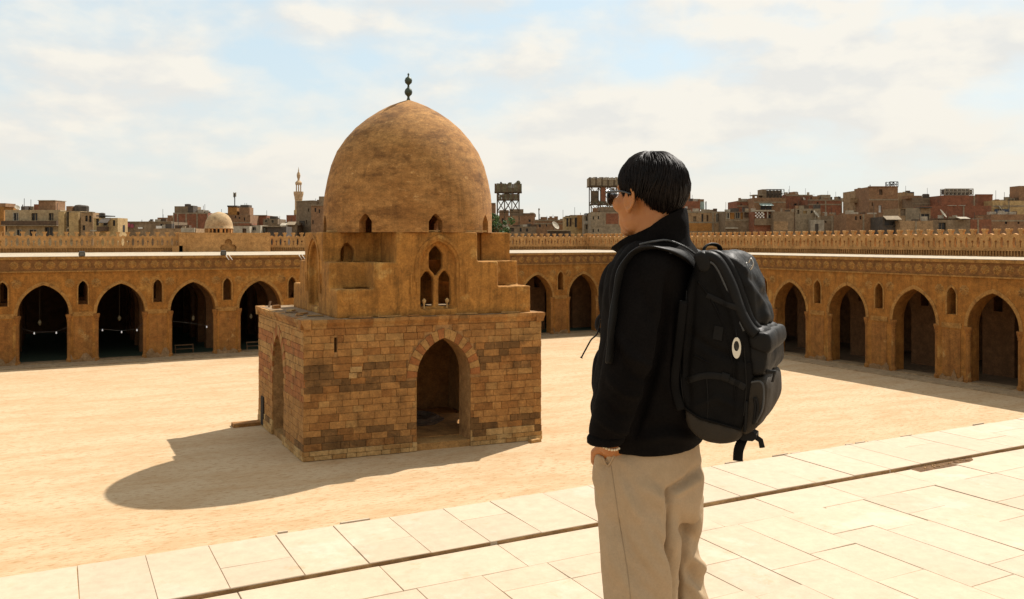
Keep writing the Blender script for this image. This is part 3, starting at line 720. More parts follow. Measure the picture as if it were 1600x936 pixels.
# cutters: recessed arches with lancet lights on each face, niches in the corner walls
def face(fn_):  return fn_
faces = [(lambda a, z, q: K(a, V0+q, z), (ku(684, .3)+ku(702, .3))/2-.0, True), (lambda a, z, q: K(a, V1-q, z), UC, True),
         (lambda a, z, q: K(U0+q, a, z), VC, True), (lambda a, z, q: K(U1-q, a, z), VC, True)]
def lancet(cx, w, z0, z1, hexb=0.0):
    top = w*.55
    p = [(cx-w/2, z0), (cx+w/2, z0)] if not hexb else [(cx-w/2, z0+hexb), (cx, z0), (cx+w/2, z0+hexb)]
    return p+[(cx+w/2, z1-top), (cx+w*.18, z1-top*.22), (cx, z1), (cx-w*.18, z1-top*.22), (cx-w/2, z1-top)]
fc = (ku(664, .3)+ku(708, .3))/2; fs_ = (ku(712, .3)-ku(656, .3))
cuts = []
for i, (fn, c, _) in enumerate(faces):
    if i == 0: c = (ku(664, .3)+ku(707, .3))/2
    a = MB(); a.prism(arch(c, 2.25, 8.30, 10.9, 12.35, 8), [], .62, lambda x, z, q, fn=fn: fn(x, z, q-.2)); cuts.append(a)
    b = MB()
    for d in (-.56, .56): b.prism(lancet(c+d, .80, 8.45, 10.6), [], 6.0, lambda x, z, q, fn=fn: fn(x, z, q-.1)); cuts.append(b); b = MB()
    b.prism(lancet(c, .84, 10.25, 12.1, .5), [], 6.0, lambda x, z, q, fn=fn: fn(x, z, q-.1)); cuts.append(b)
nich = []
for su, (ua, ub) in enumerate(((U0, U0+c3u), (U1-c3u, U1))):
    for sv in (0, 1):
        c = (ua+ub)/2 + (-.25 if su == 0 else .55)
        b = MB(); b.prism(lancet(c, .82, 11.085, 12.3), [], .8, lambda x, z, q, sv=sv: K(x, (V0+c3v-.05+q) if sv == 0 else (V1-c3v+.05-q), z)); nich.append(b)
from mathutils import noise as mnoise
def erode(me, amp, seed):                    # uneven old plaster: push the skin in and out a little
    n = len(me.vertices); a = np.empty(n*3); me.vertices.foreach_get('co', a); a = a.reshape(-1, 3); q = np.empty(n*3); me.vertex_normals.foreach_get('vector', q); q = q.reshape(-1, 3)
    d = np.array([mnoise.noise((v[0]*.9, v[1]*.9, v[2]*.9+seed))*.6+mnoise.noise((v[0]*3.1+7, v[1]*3.1, v[2]*3.1))*.4+mnoise.noise((v[0]*8, v[1]*8, v[2]*8))*.22 for v in a])
    a += q*(d*amp)[:, None]; me.vertices.foreach_set('co', a.ravel()); me.update()
cobjs = [cutter(c) for c in cuts]; nobjs = [cutter(c) for c in nich]
TIER = MB()
for i, (z0, z1, a, b) in enumerate(LEV):
    mb = MB(); mb.prism(cross(a, b), [cross(a, b, .8)], z1-z0+(.04 if i < 2 else 0), lambda x, y, q: K(x, y, z0+q))
    mods = [('BOOLEAN', dict(object=o, operation='DIFFERENCE', solver='EXACT')) for o in (cobjs+(nobjs if i == 2 else []))]
    me = baked(mb, mods); TIER.add([v.co for v in me.vertices], [tuple(p.vertices) for p in me.polygons]); continue
if True:
    me = baked(TIER.mesh('tmp', []), [('REMESH', dict(mode='VOXEL', voxel_size=.075)), ('SMOOTH', dict(factor=.5, iterations=2))]); erode(me, .034, 1); place('upper_tier', me, kiosk, KUP, smooth=True)
for o in cobjs+nobjs: bpy.data.objects.remove(o)
# slender post between the lancets, moulded frame round the window
for i, (fn, c, _) in enumerate(faces[:1]+faces[2:3]):
    if i == 0: c = (ku(664, .3)+ku(707, .3))/2
    mb = MB(); P = arch(c, 2.6, 9.95, 10.9, 12.55, 8); Q = arch(c, 2.95, 9.95, 10.9, 12.75, 8)
    for j in range(len(P)-1): mb.hexa([fn(*Q[j], -.07), fn(*Q[j+1], -.07), fn(*P[j+1], -.07), fn(*P[j], -.07), fn(*Q[j], .03), fn(*Q[j+1], .03), fn(*P[j+1], .03), fn(*P[j], .03)])
    for s in (-1, 1):
        x0 = c+s*1.68; mb.hexa([fn(x0-.09, z, q) for z, q in ()]) if False else None
        for xx, w, za, zb in ((1.32, .10, 9.2, 9.95), (1.72, .10, 9.2, 10.4)):
            X = c+s*xx; mb.hexa([fn(X-w/2, za, -.07), fn(X+w/2, za, -.07), fn(X+w/2, za, .03), fn(X-w/2, za, .03), fn(X-w/2, zb, -.07), fn(X+w/2, zb, -.07), fn(X+w/2, zb, .03), fn(X-w/2, zb, .03)])
    mb.build('window_moulding', KUP, kiosk)
mb = MB(); mb.prism([(U1-c3u+1.55, V0+c3v-.14), (U1+.02, V0+c3v-.14), (U1+.02, V0+c3v+.1), (U1-c3u+1.55, V0+c3v+.1)], [], 1.8, lambda a, b, q: K(a, b, 11.085+q)); mb.build('buttress', KUP, kiosk)
# ---- dome
DC = Vector(K(UC+.08, VC, 0)); RO = [(5.44, 12.90), (5.45, 13.6), (5.42, 14.6), (5.34, 15.4), (5.18, 16.3), (4.93, 17.2), (4.55, 18.1), (4.02, 18.9), (3.42, 19.6), (2.72, 20.2), (1.95, 20.72), (1.25, 21.1), (.62, 21.36), (.22, 21.5), (.04, 21.56)]
RI = [(max(.02, r-.75), z-.0 if z < 17 else z-.5) for r, z in RO]
mb = MB(); n = 96; vs = []; fs = []
prof = RO+RI[::-1]
for r, z in prof:
    for k in range(n):
        a = 2*pi*k/n; jr = 1+.0025*sin(5*a+z)+.002*sin(13*a-2*z); vs.append((DC.x+r*jr*cos(a), DC.y+r*jr*sin(a), z))
m = len(prof)
for i in range(m):
    i2 = (i+1) % m
    for k in range(n):
        k2 = (k+1) % n; fs.append((i*n+k, i*n+k2, i2*n+k2, i2*n+k))
mb.add(vs, fs)
dcuts = []
for k in range(8):
    a = -pi/2+SK*.5+radians(45*k-1); d = Vector((cos(a), sin(a))); s = Vector((-sin(a), cos(a)))
    b = MB(); b.prism(lancet(0, .86, 12.80, 14.02), [], 2.2, lambda x, z, q, d=d, s=s: (DC.x+d.x*(4.3+q)+s.x*x, DC.y+d.y*(4.3+q)+s.y*x, z)); dcuts.append(cutter(b))
me = baked(mb, [('BOOLEAN', dict(object=o, operation='DIFFERENCE', solver='EXACT')) for o in dcuts])
for o in dcuts: bpy.data.objects.remove(o)
d_ = place('dome', me, kiosk, DOME); smoothshade(me, 40)
mb = MB(); mb.prism([(UC+6.0*cos(a), VC+5.75*sin(a)) for a in [2*pi*i/40 for i in range(40)]], [[(UC+4.7*cos(a), VC+4.7*sin(a)) for a in [2*pi*i/24 for i in range(24)]]], .06, lambda a, b, q: K(a, b, 12.915+q)); 
# thin broken coping stones round the foot of the dome and at the edge of the roofs
mb.v.clear(); mb.f.clear(); mb.m.clear()
for a, b, v, z in ((U0+.3, U0+2.6, V0+c3v+.1, 12.95), (UC-.6, UC+.9, V0+.12, 12.95), (UC+1.6, UC+3.2, V0+.15, 12.95), (U0+3.7, U0+4.6, V0+.2, 12.96)):
    mb = MB(); mb.prism([(a, v), (b, v+.03), (b, v+.30), (a, v+.26)], [], .07, lambda x, y, q, z=z: K(x, y, z+q)); mb.build('coping_stone', ST[5], kiosk)
mb = MB(); mb.lathe([(.16, 21.45), (.10, 21.62), (.07, 21.75), (.10, 21.80), (.22, 21.92), (.26, 22.08), (.20, 22.25), (.08, 22.36), (.06, 22.5), (.09, 22.55), (.21, 22.66), (.25, 22.82), (.19, 22.98), (.07, 23.06), (.04, 23.15), (.07, 23.2), (.05, 23.27), (.01, 23.32)], (DC.x, DC.y, 0), 16)
mb.build('finial', BRONZE, kiosk, smooth=True)
# ---- loose slabs and boards on the kiosk roof: each its own thing
def loose(px, v, u, size, rz, lab, name='roof_slab', m=None, tilt=0.0):
    p = K(u, v, KH+.02); o = thing(name, p, lab, 'slab' if name == 'roof_slab' else 'board', 'loose pieces lying on the kiosk roof', rz) if False else None
    mb = MB(); mb.box((0, 0, size[2]/2), size, 0, taper=.94); ob = mb.build(name, m or ST[1], None); ob.location = p; ob.rotation_euler = (0, tilt, rz)
    tag(ob, lab, 'slab' if name == 'roof_slab' else 'board', 'loose pieces lying on the kiosk roof')
zz = KH
for v, u, sz, rz, lab, nm, m, tl in (
    (2.2, 1.2, (.95, .28, .07), -.35, 'flat stone lying at the left front of the kiosk roof', 'roof_slab', ST[1], 0),
    (4.0, .9, (.7, .3, .08), .5, 'stone slab beside the left window foot on the kiosk roof', 'roof_slab', ST[0], 0),
    (5.2, .55, (.8, .22, .06), -.2, 'short board lying near the left roof edge', 'roof_board', WOOD, 0),
    (6.4, .8, (.6, .35, .1), .9, 'small block lying behind the short board', 'roof_slab', ST[5], 0),
    (8.9, .45, (.5, .3, .22), .3, 'chunky stone lump on the far left roof edge', 'roof_slab', ST[4], 0),
    (10.6, .35, (.9, .12, .06), 1.0, 'thin board propped up at the far left roof corner', 'roof_board', WOOD, -.9),
    (3.1, .5, (.4, .3, .06), .1, 'little flat stone nearest the left cornice', 'roof_slab', ST[0], 0)):
    loose(0, v, u, sz, rz, lab, nm, m, tl)
for x0, x1, lab in ((545, 582, 'thin slab on the front edge of the roof below the left corner block'), (590, 627, 'thin slab on the front roof edge left of the triple window'), (636, 655, 'short thin slab on the front roof edge just left of the triple window'), (712, 745, 'thin pale slab on the front roof edge right of the triple window'), (783, 812, 'thin brown slab on the front roof edge near its right corner')):
    a, b = ku(x0, .08), ku(x1, .08); loose(0, .04, (a+b)/2, (b-a, .22, .07), SK+random.uniform(-.02, .02), lab, 'roof_slab', random.choice((ST[0], ST[1], ST[4])))
# small bottle-shaped finials standing in the two lancets
for d, lab in ((-.82, 'small pale stone knob on the left lancet sill'), (.62, 'small pale stone knob on the right lancet sill')):
    c = (ku(664, .3)+ku(707, .3))/2; mb = MB(); mb.lathe([(.10, 0), (.06, .12), (.05, .3), (.12, .42), (.13, .52), (.05, .62), (.01, .64)], (0, 0, 0), 10)
    kk_ = K(c+d, V0+.25, 8.31); mb.v = [(x+kk_[0], y+kk_[1], z+kk_[2]) for x, y, z in mb.v]; o = mb.build('stone_knob', ST[5], kiosk, smooth=True)
# ---- octagonal basin inside, step by the door, fallen stone
t = thing('fountain_basin', K(8.75, 6.7, .42), 'dark octagonal fountain basin on the kiosk floor inside the arch', 'basin')
mb = MB(); R1 = [(2.15, 0), (2.15, .12), (1.8, .14), (1.75, .34), (1.5, .36), (1.42, .10), (.02, .08)]
mb.lathe(R1, (0, 0, 0), 8, ph=pi/8); mb.build('basin_rim', mat('basin_stone', (.16, .11, .07), (.11, .075, .05), 3, .8, .4), t, local=True)
mb = MB(); mb.lathe([(.4, .08), (.25, .2), (.12, .5), (.35, .62), (.38, .68), (.02, .66)], (0, 0, 0), 12); mb.build('spout', ST[3], t, local=True, smooth=True)
mb = MB(); mb.box((0, 0, .11), (1.9, .9, .22), 0, taper=.97); o = mb.build('stone_step', ST[4], None); o.location = K(-.95, 11.3, 0); tag(o, 'low stone step on the sand at the left rear corner of the kiosk', 'step')
mb = MB(); mb.box((0, 0, .09), (.75, .42, .18), 0, taper=.9); o = mb.build('fallen_stone', ST[1], None); o.location = K(13.85, -.5, 0); o.rotation_euler = (0, 0, .1); tag(o, 'loose stone block lying at the right front foot of the kiosk', 'stone')
# ================================================================== the town beyond the walls
BR = mat('red_brick', (0.252, 0.0983, 0.0495), (0.205, 0.0796, 0.0405), 0.7, .95, .5, 10, c3=(0.187, 0.0936, 0.054), s3=.3)
BR2 = mat('brown_brick', (0.262, 0.146, 0.0734), (0.213, 0.112, 0.0562), 0.6, .95, .5, 10, c3=(0.301, 0.178, 0.095), s3=.3)
BG = mat('grey_block', (0.216, 0.152, 0.0911), (0.178, 0.121, 0.0704), 0.5, .95, .5, 10, c3=(0.263, 0.189, 0.116), s3=.25)
CRM = mat('cream_render', (0.389, 0.285, 0.159), (0.331, 0.233, 0.125), 0.4, .95, .3, 8, c3=(0.248, 0.166, 0.0869), s3=.3)
YEL = mat('yellow_render', (0.432, 0.298, 0.134), (0.38, 0.248, 0.107), 0.4, .95, .3, 8, c3=(0.276, 0.174, 0.0792), s3=.35)
TAN = mat('tan_render', (0.337, 0.216, 0.112), (0.281, 0.175, 0.0869), 0.4, .95, .3, 8, c3=(0.225, 0.14, 0.0704), s3=.35)
ORG = mat('orange_render', (0.346, 0.158, 0.0396), (0.302, 0.137, 0.036), 0.5, .95, .3)
WHT = mat('white_render', (0.403, 0.353, 0.266), (0.346, 0.288, 0.209), 0.5, .95, .3)
CON = mat('bare_concrete', (0.286, 0.22, 0.14), (0.242, 0.182, 0.113), 0.6, .95, .3)
DKP = mat('dark_pane', (0.018, 0.0158, 0.0144), (0.036, 0.0302, 0.0252), .6, .35, 0)
SHU = mat('shutter_brown', (0.115, 0.0684, 0.036), (0.0864, 0.0504, 0.0288), 2, .8, .2)
TEAL = mat('pale_teal', (0.302, 0.374, 0.324), (0.259, 0.324, 0.288), .6, .5, .1)
JUNK = mat('roof_clutter', (0.0936, 0.072, 0.054), (0.0576, 0.0468, 0.036), 1.2, .9, .5)
PINK = mat('pink_cloth', (0.302, 0.072, 0.0936), (0.252, 0.0576, 0.0792), 1, .9, .1)
BLUE = mat('dark_blue_sheet', (0.0432, 0.0576, 0.0936), (0.036, 0.0468, 0.072), 1, .8, .1)
LEAF = None
def frame_of(x0, z0, x1, z1):
    a = at(x0, HY, z0); b = at(x1, HY, z1); e = (b-a); L = e.length; e.normalize(); nrm = Vector((-e.y, e.x, 0)); return a, e, nrm, L
def building(name, label, x0, x1, ytop, z, d, m, win=(), z1=None, extra=(), rim=.5, roofm=None, cat='building', wm=DKP, frames=(), sides=0):
    z0 = z; z1 = z1 or z; a, e, nv, L = frame_of(x0, z0, x1, z1); zm = (z0+z1)/2
    top = H-(ytop-HY)/F*zm
    t = thing(name, (a+e*(L/2)+nv*(d/2)).xy.to_3d(), label, cat, 'town buildings beyond the walls', rz=atan2(e.y, e.x))
    def P(s, q, h): p = a+e*s+nv*q; return (p.x, p.y, h)
    def sx_(px): # along the front
        b = bearing(px); return max(-2, min(L+2, (b*a.y-a.x)/(e.x-b*e.y)))
    def hz_(py): return H-(py-HY)/F*zm
    def blk(mb, s0, s1, q0, q1, h0, h1): mb.hexa([P(s0, q0, h0), P(s1, q0, h0), P(s1, q1, h0), P(s0, q1, h0), P(s0, q0, h1), P(s1, q0, h1), P(s1, q1, h1), P(s0, q1, h1)])
    holes = []; wins = []
    for w in win:
        s0, s1 = sx_(w[0]), sx_(w[1]); h1, h0 = hz_(w[2]), hz_(w[3])
        s0 = max(s0, .15); s1 = min(s1, L-.15)
        if s1-s0 < .2: continue
        h1 = min(h1, top-.1)
        holes.append([(s0, h0), (s1, h0), (s1, h1), (s0, h1)]); wins.append((s0, s1, h0, h1, w[4] if len(w) > 4 else wm))
    mb = MB(); mb.prism([(0, 0), (L, 0), (L, top), (0, top)], holes, .45, lambda s, h, q: P(s, q, h)); blk(mb, .001, L-.001, .8, d, 0, top-rim); 
    blk(mb, 0, .3, .451, d, 0, top); blk(mb, L-.3, L, .451, d, 0, top); blk(mb, .301, L-.301, d-.3, d+.002, 0, top)
    mb.build('wall', m, t)
    for s0, s1, h0, h1, wmm in wins:
        mb = MB(); blk(mb, s0, s1, .34, .42, h0, h1); w_ = mb.build('window', wmm, t)
        if s1-s0 > .6 and wmm is DKP:
            f_ = MB(); mid = (s0+s1)/2
            blk(f_, s0-.08, s0+.04, -.05, .3, h0-.02, h1+.02); blk(f_, s1-.04, s1+.08, -.05, .3, h0-.02, h1+.02); blk(f_, s0-.12, s1+.12, -.12, .3, h0-.12, h0-.021); blk(f_, s0-.079, s1+.079, -.05, .3, h1+.021, h1+.1); blk(f_, mid-.05, mid+.05, .25, .33, h0, h1)
            f_.build('frame', random.choice((CON, m, WHT)), w_)
    k = random.Random(int(x0*7+ytop))
    for side, s_ in ((0, 1), (1, -1)):       # window openings up the visible flank
        if sides and side == (0 if (x0+x1)/2 < CX else 1):
            for fl in range(sides):
                for q in np.arange(2.2, d-2, 3.2):
                    h = top-1.6-3.0*fl-1.2; s = L+.012 if side == 0 else -.012; mb = MB(); blk(mb, s-.012, s+.012, q, q+1.0, h, h+1.4); mb.build('window', DKP, t)
    for ex in extra:
        kind = ex[0]
        if kind == 'hut':                    # something boxy on the roof or stuck to the front: name, px range, py range, depth range, material
            _, nm, xa, xb, ya, yb, q0, q1, mm = ex; mb = MB(); zz = zm+(q0 if q0 > 0 else 0)*0
            blk(mb, sx_(xa), sx_(xb), q0, q1, hz_(yb), hz_(ya)); mb.build(nm, mm, t)
        elif kind == 'tank':
            _, xa, ya, r, hh, mm = ex; p = P(sx_(xa), 2.5, hz_(ya)); mb = MB(); mb.lathe([(r, -.4), (r, hh*.75), (r*.8, hh*.92), (r*.25, hh)], p, 12); mb.build('water_tank', mm, t)
        elif kind == 'mast':
            _, xa, ya, yb, r = ex; mb = MB(); p = P(sx_(xa), 2.0, 0); mb.tube([(p[0], p[1], hz_(yb)-1.0), (p[0], p[1], hz_(ya))], r, 5)
            mb.build('mast', IRON, t)
        elif kind == 'lattice':              # open frame of posts and braces
            _, nm, xa, xb, ya, yb, mm = ex; mb = MB(); s0, s1, h0, h1 = sx_(xa), sx_(xb), hz_(yb), hz_(ya); nn = max(2, int((s1-s0)/.9))
            for q in (1.0, 3.2):
                for i in range(nn+1):
                    s = s0+(s1-s0)*i/nn; blk(mb, s-.07, s+.07, q-.07, q+.07, h0, h1)
                    if i < nn: mb.tube([P(s, q+.1, h0), P(s+(s1-s0)/nn, q+.1, h1)], .05, 4); mb.tube([P(s, q+.12, h1), P(s+(s1-s0)/nn, q+.12, h0)], .05, 4)
                for h in (h0, (h0+h1)/2, h1): blk(mb, s0, s1, q-.05, q+.05, h-.06, h+.06)
            mb.build(nm, mm, t)
        elif kind == 'clutter':
            _, xa, xb, n = ex; s0, s1 = sx_(xa), sx_(xb)
            for i in range(n):
                s = k.uniform(s0, s1); w = k.uniform(.5, 1.8); hh = k.uniform(.35, 1.3); q = k.uniform(.6, 4); mb = MB(); blk(mb, s, s+w, q, q+k.uniform(.5, 1.5), top-rim-.02, top-rim+rim+hh*.8)
                mb.build('roof_clutter', k.choice((JUNK, BR2, CON, WHT, SHU)), t)
            for i in range(n//3):
                s = k.uniform(s0, s1); p = P(s, 1.5, 0); mb = MB(); mb.tube([(p[0], p[1], top-.5), (p[0], p[1], top+k.uniform(1.2, 2.6))], .05, 4); mb.build('pole', IRON, t)
        elif kind == 'slabs':                # concrete floor bands and posts of a frame building
            _, ys, xs_ = ex
            for y in ys: mb = MB(); blk(mb, .02, L-.02, -.06, .3, hz_(y)-.16, hz_(y)+.16); mb.build('floor_band', CON, t)
            for x in xs_: mb = MB(); s = sx_(x); blk(mb, max(.021, s-.17), min(L-.021, s+.17), -.09, .3, .0, top-.05); mb.build('concrete_post', CON, t)
        elif kind == 'dish':
            _, xa, ya, r = ex; p = Vector(P(sx_(xa), 1.6 if ya < ytop+2 else -.7, hz_(ya))); mb = MB(); dirv = Vector((.35, -.75, .55)).normalized(); sd_ = dirv.cross(Vector((0, 0, 1))).normalized(); up = sd_.cross(dirv)
            rr = []
            for f, dd in ((.05, 0), (.5, .05), (1.0, .22), (1.02, .16), (.5, -.02), (.05, -.06)):
                rr.append([p+dirv*(dd*r)+sd_*(r*f*cos(2*pi*j/14))+up*(r*f*sin(2*pi*j/14)) for j in range(14)])
            mb.rings(rr); mb.tube([p-dirv*.05, p-dirv*.3-Vector((0, 0, r*1.1+.9))], .07, 5); mb.tube([p-up*r*.8, p+dirv*r*.9], .03, 4); mb.build('satellite_dish', WHT, t)
        elif kind == 'awning':
            _, xa, xb, ya, yb, mm = ex; s0, s1 = sx_(xa), sx_(xb); mb = MB(); mb.hexa([P(s0, -1.6, hz_(yb)), P(s1, -1.6, hz_(yb)), P(s1, .2, hz_(ya)), P(s0, .2, hz_(ya)), P(s0, -1.6, hz_(yb)+.1), P(s1, -1.6, hz_(yb)+.1), P(s1, .2, hz_(ya)+.1), P(s0, .2, hz_(ya)+.1)]); mb.build('awning', mm, t)
    return t
B = building
# --- left of the kiosk
B('house', 'orange rendered house cut by the left edge of the photo', -30, 6, 323, 196, 6, ORG, [(-8, -3, 330, 342)], extra=[('hut', 'roof_hut', -20, 8.6, 317.5, 323, 0, 4, BR2)])
B('apartment_block', 'cream apartment block with brown balcony band and brick hut on its roof at far left', 8, 94, 328, 182, 5, CRM,
  [(21, 28.5, 333, 344.5), (49, 59, 333, 344.5), (76, 84, 333, 344.5), (5.5, 11, 352, 362), (26, 33, 359, 372), (46, 57, 359, 372), (70, 83, 355, 372)],
  extra=[('hut', 'balcony', 7.5, 93.5, 345.3, 351.6, -1.4, -.0, SHU), ('hut', 'balcony_slab', 7, 94, 352, 353.2, -1.5, -.01, CON), ('hut', 'roof_hut', 52, 79, 313, 328.5, 2, 6, BR2), ('hut', 'roof_hut', 44, 53, 318.5, 329, 2.2, 5, BR), ('hut', 'hut_roof', 51.5, 79.5, 312, 313.1, 1.8, 6.4, WHT), ('mast', 40, 311, 326, .05), ('mast', 81.5, 317, 328, .06), ('mast', 27, 319, 328, .1), ('dish', 20, 324, .55), ('clutter', 24, 36, 3)])
B('apartment_block', 'tall pale block with lit flank and dark tanks on the roof beside the cream block', 94, 126, 330, 179, 4, CRM, [(104.5, 110, 331, 354), (104.5, 110, 358, 366), (113, 119, 334, 344, SHU)], z1=178,
  extra=[('hut', 'brick_tank', 95.5, 105, 321.5, 330.5, 1.5, 4, BR2), ('tank', 111, 329, 1.0, 1.3, JUNK), ('tank', 117, 329, 1.1, 1.2, JUNK), ('hut', 'pier', 94.5, 103.5, 331, 375, -.6, -.0, YEL), ('hut', 'pier', 110.5, 125.5, 332, 375, -.55, -.0, YEL)])
B('apartment_block', 'narrow tan block with two small windows left of the yellow house', 126.5, 145, 332, 177, 3.5, TAN, [(133, 137, 337, 346), (139, 143, 337, 347), (129, 133, 352, 360)], extra=[('mast', 129, 329, 333, .05), ('hut', 'parapet_cap', 126.2, 145.3, 331, 332.2, -.2, 1, CON)])
B('house', 'yellow rendered house with a sagging awning and dark roof sheet', 146, 184, 340.5, 174, 4.5, YEL, [(150, 154.5, 342, 352.5), (162, 168, 343, 352), (176, 180, 344, 353), (185, 189, 344, 354)], sides=1,
  extra=[('hut', 'roof_sheet', 149, 166, 336.5, 338, .3, 4, IRON), ('tank', 150.5, 338, .6, .8, JUNK), ('awning', 159, 173, 341, 349, JUNK), ('hut', 'balcony', 145.5, 163, 359.5, 361.5, -1.2, -.01, WHT), ('hut', 'balcony', 156, 170, 354, 361, -1.3, -.01, SHU)])
B('low_building', 'long low brown building with pink washing hung along its roof', 194, 268, 346.5, 205, 10, BG, [(250, 256, 350, 355)], rim=.3,
  extra=[('hut', 'washing', 196.5, 204, 348.5, 355, -.5, -.38, PINK), ('hut', 'washing', 205, 210, 350, 356, -.5, -.38, PINK), ('hut', 'washing', 199.5, 201, 352.5, 357, -.6, -.51, WHITE), ('hut', 'washing', 217, 224, 355, 357.5, -.5, -.4, WHITE), ('hut', 'washing', 245, 254, 353, 357, -.5, -.4, WHITE), ('hut', 'roof_band', 192, 268, 346, 347.3, -.2, 1, CON), ('mast', 216, 343, 347, .06), ('clutter', 220, 262, 5)])
B('low_building', 'low tan shed with white clutter left of the small dome', 240, 306, 357, 170, 6, TAN, [(296, 300, 358, 362)], rim=.2, extra=[('hut', 'white_wall', 284, 305, 356, 363, -.4, -.01, WHT), ('clutter', 244, 280, 6)])
B('brick_building', 'red brick building with concrete posts and a grey roof hut left of small dome', 270.5, 325, 332.5, 226, 12, BR, [], extra=[('slabs', (333.2,), (271.5, 277.5, 291, 308, 324.5)), ('hut', 'roof_hut', 270.3, 299, 322, 333, 1, 7, BG), ('hut', 'roof_hut', 292, 300, 321, 332, .8, 4, JUNK), ('tank', 288, 321.5, .8, .6, JUNK), ('clutter', 300, 326, 8)])
B('brick_building', 'orange brown brick building with two stubby rooftop towers and a phone mast', 338, 391, 336, 232, 12, BR2, [(373, 375, 339, 342), (381, 383, 340, 345), (367, 369, 337, 341)],
  extra=[('hut', 'stair_tower', 355, 369, 323, 336, .5, 4, ORG), ('hut', 'stair_tower', 373, 389, 324, 337, .5, 4, BR2), ('hut', 'tower_cap', 354.4, 369.5, 321, 323.4, .3, 4.2, JUNK), ('hut', 'tower_cap', 374, 387, 320, 324, .8, 3.8, JUNK), ('mast', 363, 301, 322, .14), ('hut', 'antenna_panel', 361, 362.4, 300, 307.5, 1.8, 2.0, WHT), ('hut', 'antenna_panel', 364, 365.6, 300, 307, 1.8, 2.0, WHT), ('hut', 'antenna_panel', 362.6, 363.6, 301, 309, 1.6, 1.8, IRON), ('mast', 379, 317, 321, .06), ('mast', 382, 317, 321, .06), ('clutter', 340, 356, 4), ('slabs', (348,), ())])
B('brick_building', 'low red brick building right of the two stubby towers', 391.5, 416, 336.5, 240, 9, BR, extra=[('hut', 'parapet_cap', 391, 416.5, 336, 337, -.2, .6, CON)])
B('house', 'small white house with a wooden door beside the small dome', 364, 390, 353.5, 186, 6, WHT, [(378.5, 385, 357, 365, SHU)], rim=.2, extra=[('hut', 'roof_sheet', 370, 391, 349, 351.5, 1, 5, BR)])
B('house', 'small white house with one dark square window below the red building', 390.5, 407, 352, 188, 6, WHT, [(394, 400, 355, 360)], rim=.2)
B('house', 'dark grey concrete house with small openings left of the minaret', 411, 434, 342, 218, 8, BG, [(414, 418, 344, 347), (424, 428, 344, 348)], extra=[('clutter', 412, 432, 4)])
B('low_building', 'low shack with a slatted green grey fence left of the minaret', 407, 447, 354, 190, 5, JUNK, [(412, 414, 356, 362, TEAL), (416, 418, 356, 362, BG)], rim=.2, extra=[('hut', 'roof_sheet', 405, 440, 353.2, 354.6, -.6, 5, CON)])
B('low_building', 'jumble of pale broken sheds at the foot of the minaret', 432, 464, 350.5, 205, 7, BG, [(452, 455, 354, 358)], rim=.2, extra=[('clutter', 434, 462, 9), ('awning', 440, 452, 349, 353, WHT), ('awning', 450, 463, 347, 352, CON)])
B('brick_building', 'small red brown brick house just left of the minaret', 447.5, 462, 336, 238, 8, BR, extra=[('hut', 'chimney', 458.5, 462, 328, 337, .5, 2, YEL)])
B('brick_building', 'tall grey brown brick building beside the minaret, left of the dome', 463, 492, 314, 212, 9, BG, [(481, 483, 326, 331), (478, 480, 344, 350)], z1=208, extra=[('hut', 'parapet_cap', 462.6, 489, 313.4, 314.6, -.15, .6, CON), ('hut', 'roof_hut', 490, 498, 312.5, 316, 1, 5, BG), ('mast', 483, 310, 314, .05)])
B('brick_building', 'brown brick block with slit windows against the left edge of the dome', 486, 512, 321, 200, 9, BR2, [(491.5, 494, 325, 331), (498, 500, 327, 333), (488, 490, 344, 350)], extra=[('hut', 'roof_hut', 496.5, 505, 306.5, 322, 1.2, 5, BG), ('hut', 'parapet_cap', 485.6, 512, 320, 321.4, -.2, .6, CON)])
# minaret
def minaret():
    z = 262; p = at(466.5, HY, z); k = z/F; hz_ = lambda y: H-(y-HY)*k
    t = thing('minaret', (p.x, p.y, 0), 'slender pale stone minaret with arcaded lantern rising left of the dome', 'minaret')
    M_ = mat('minaret_stone', (.52, .36, .21), (.46, .31, .17), 1.2, .95, .3)
    mb = MB(); mb.lathe([(1.15, 0), (1.12, hz_(312)), (1.2, hz_(311.5)), (1.25, hz_(308)), (1.45, hz_(304)), (1.5, hz_(303)), (1.5, hz_(301.5))], (p.x, p.y, 0), 12); mb.build('shaft', M_, t)
    mb = MB(); mb.lathe([(1.5, hz_(301.5)), (1.5, hz_(299.5)), (1.38, hz_(299.5)), (1.38, hz_(301.4))], (p.x, p.y, 0), 12); mb.build('balcony', M_, t)
    for i in range(6):
        a = 2*pi*i/6+.3; mb = MB(); mb.lathe([(.2, hz_(301.6)), (.17, hz_(300)), (.16, hz_(290)), (.25, hz_(288.6))], (p.x+.72*cos(a), p.y+.72*sin(a), 0), 8); mb.build('column', M_, t)
    mb = MB(); mb.lathe([(.95, hz_(288.6)), (1.0, hz_(287)), (1.05, hz_(285.5)), (.9, hz_(284.6)), (.7, hz_(283.5)), (.34, hz_(282)), (.30, hz_(280)), (.5, hz_(276.5)), (.58, hz_(273.5)), (.42, hz_(270.5)), (.2, hz_(268.5)), (.1, hz_(267)), (.2, hz_(265.6)), (.08, hz_(264.6)), (.05, hz_(262)), (.01, hz_(261))], (p.x, p.y, 0), 12); mb.build('bulb_crown', M_, t, smooth=False)
minaret()
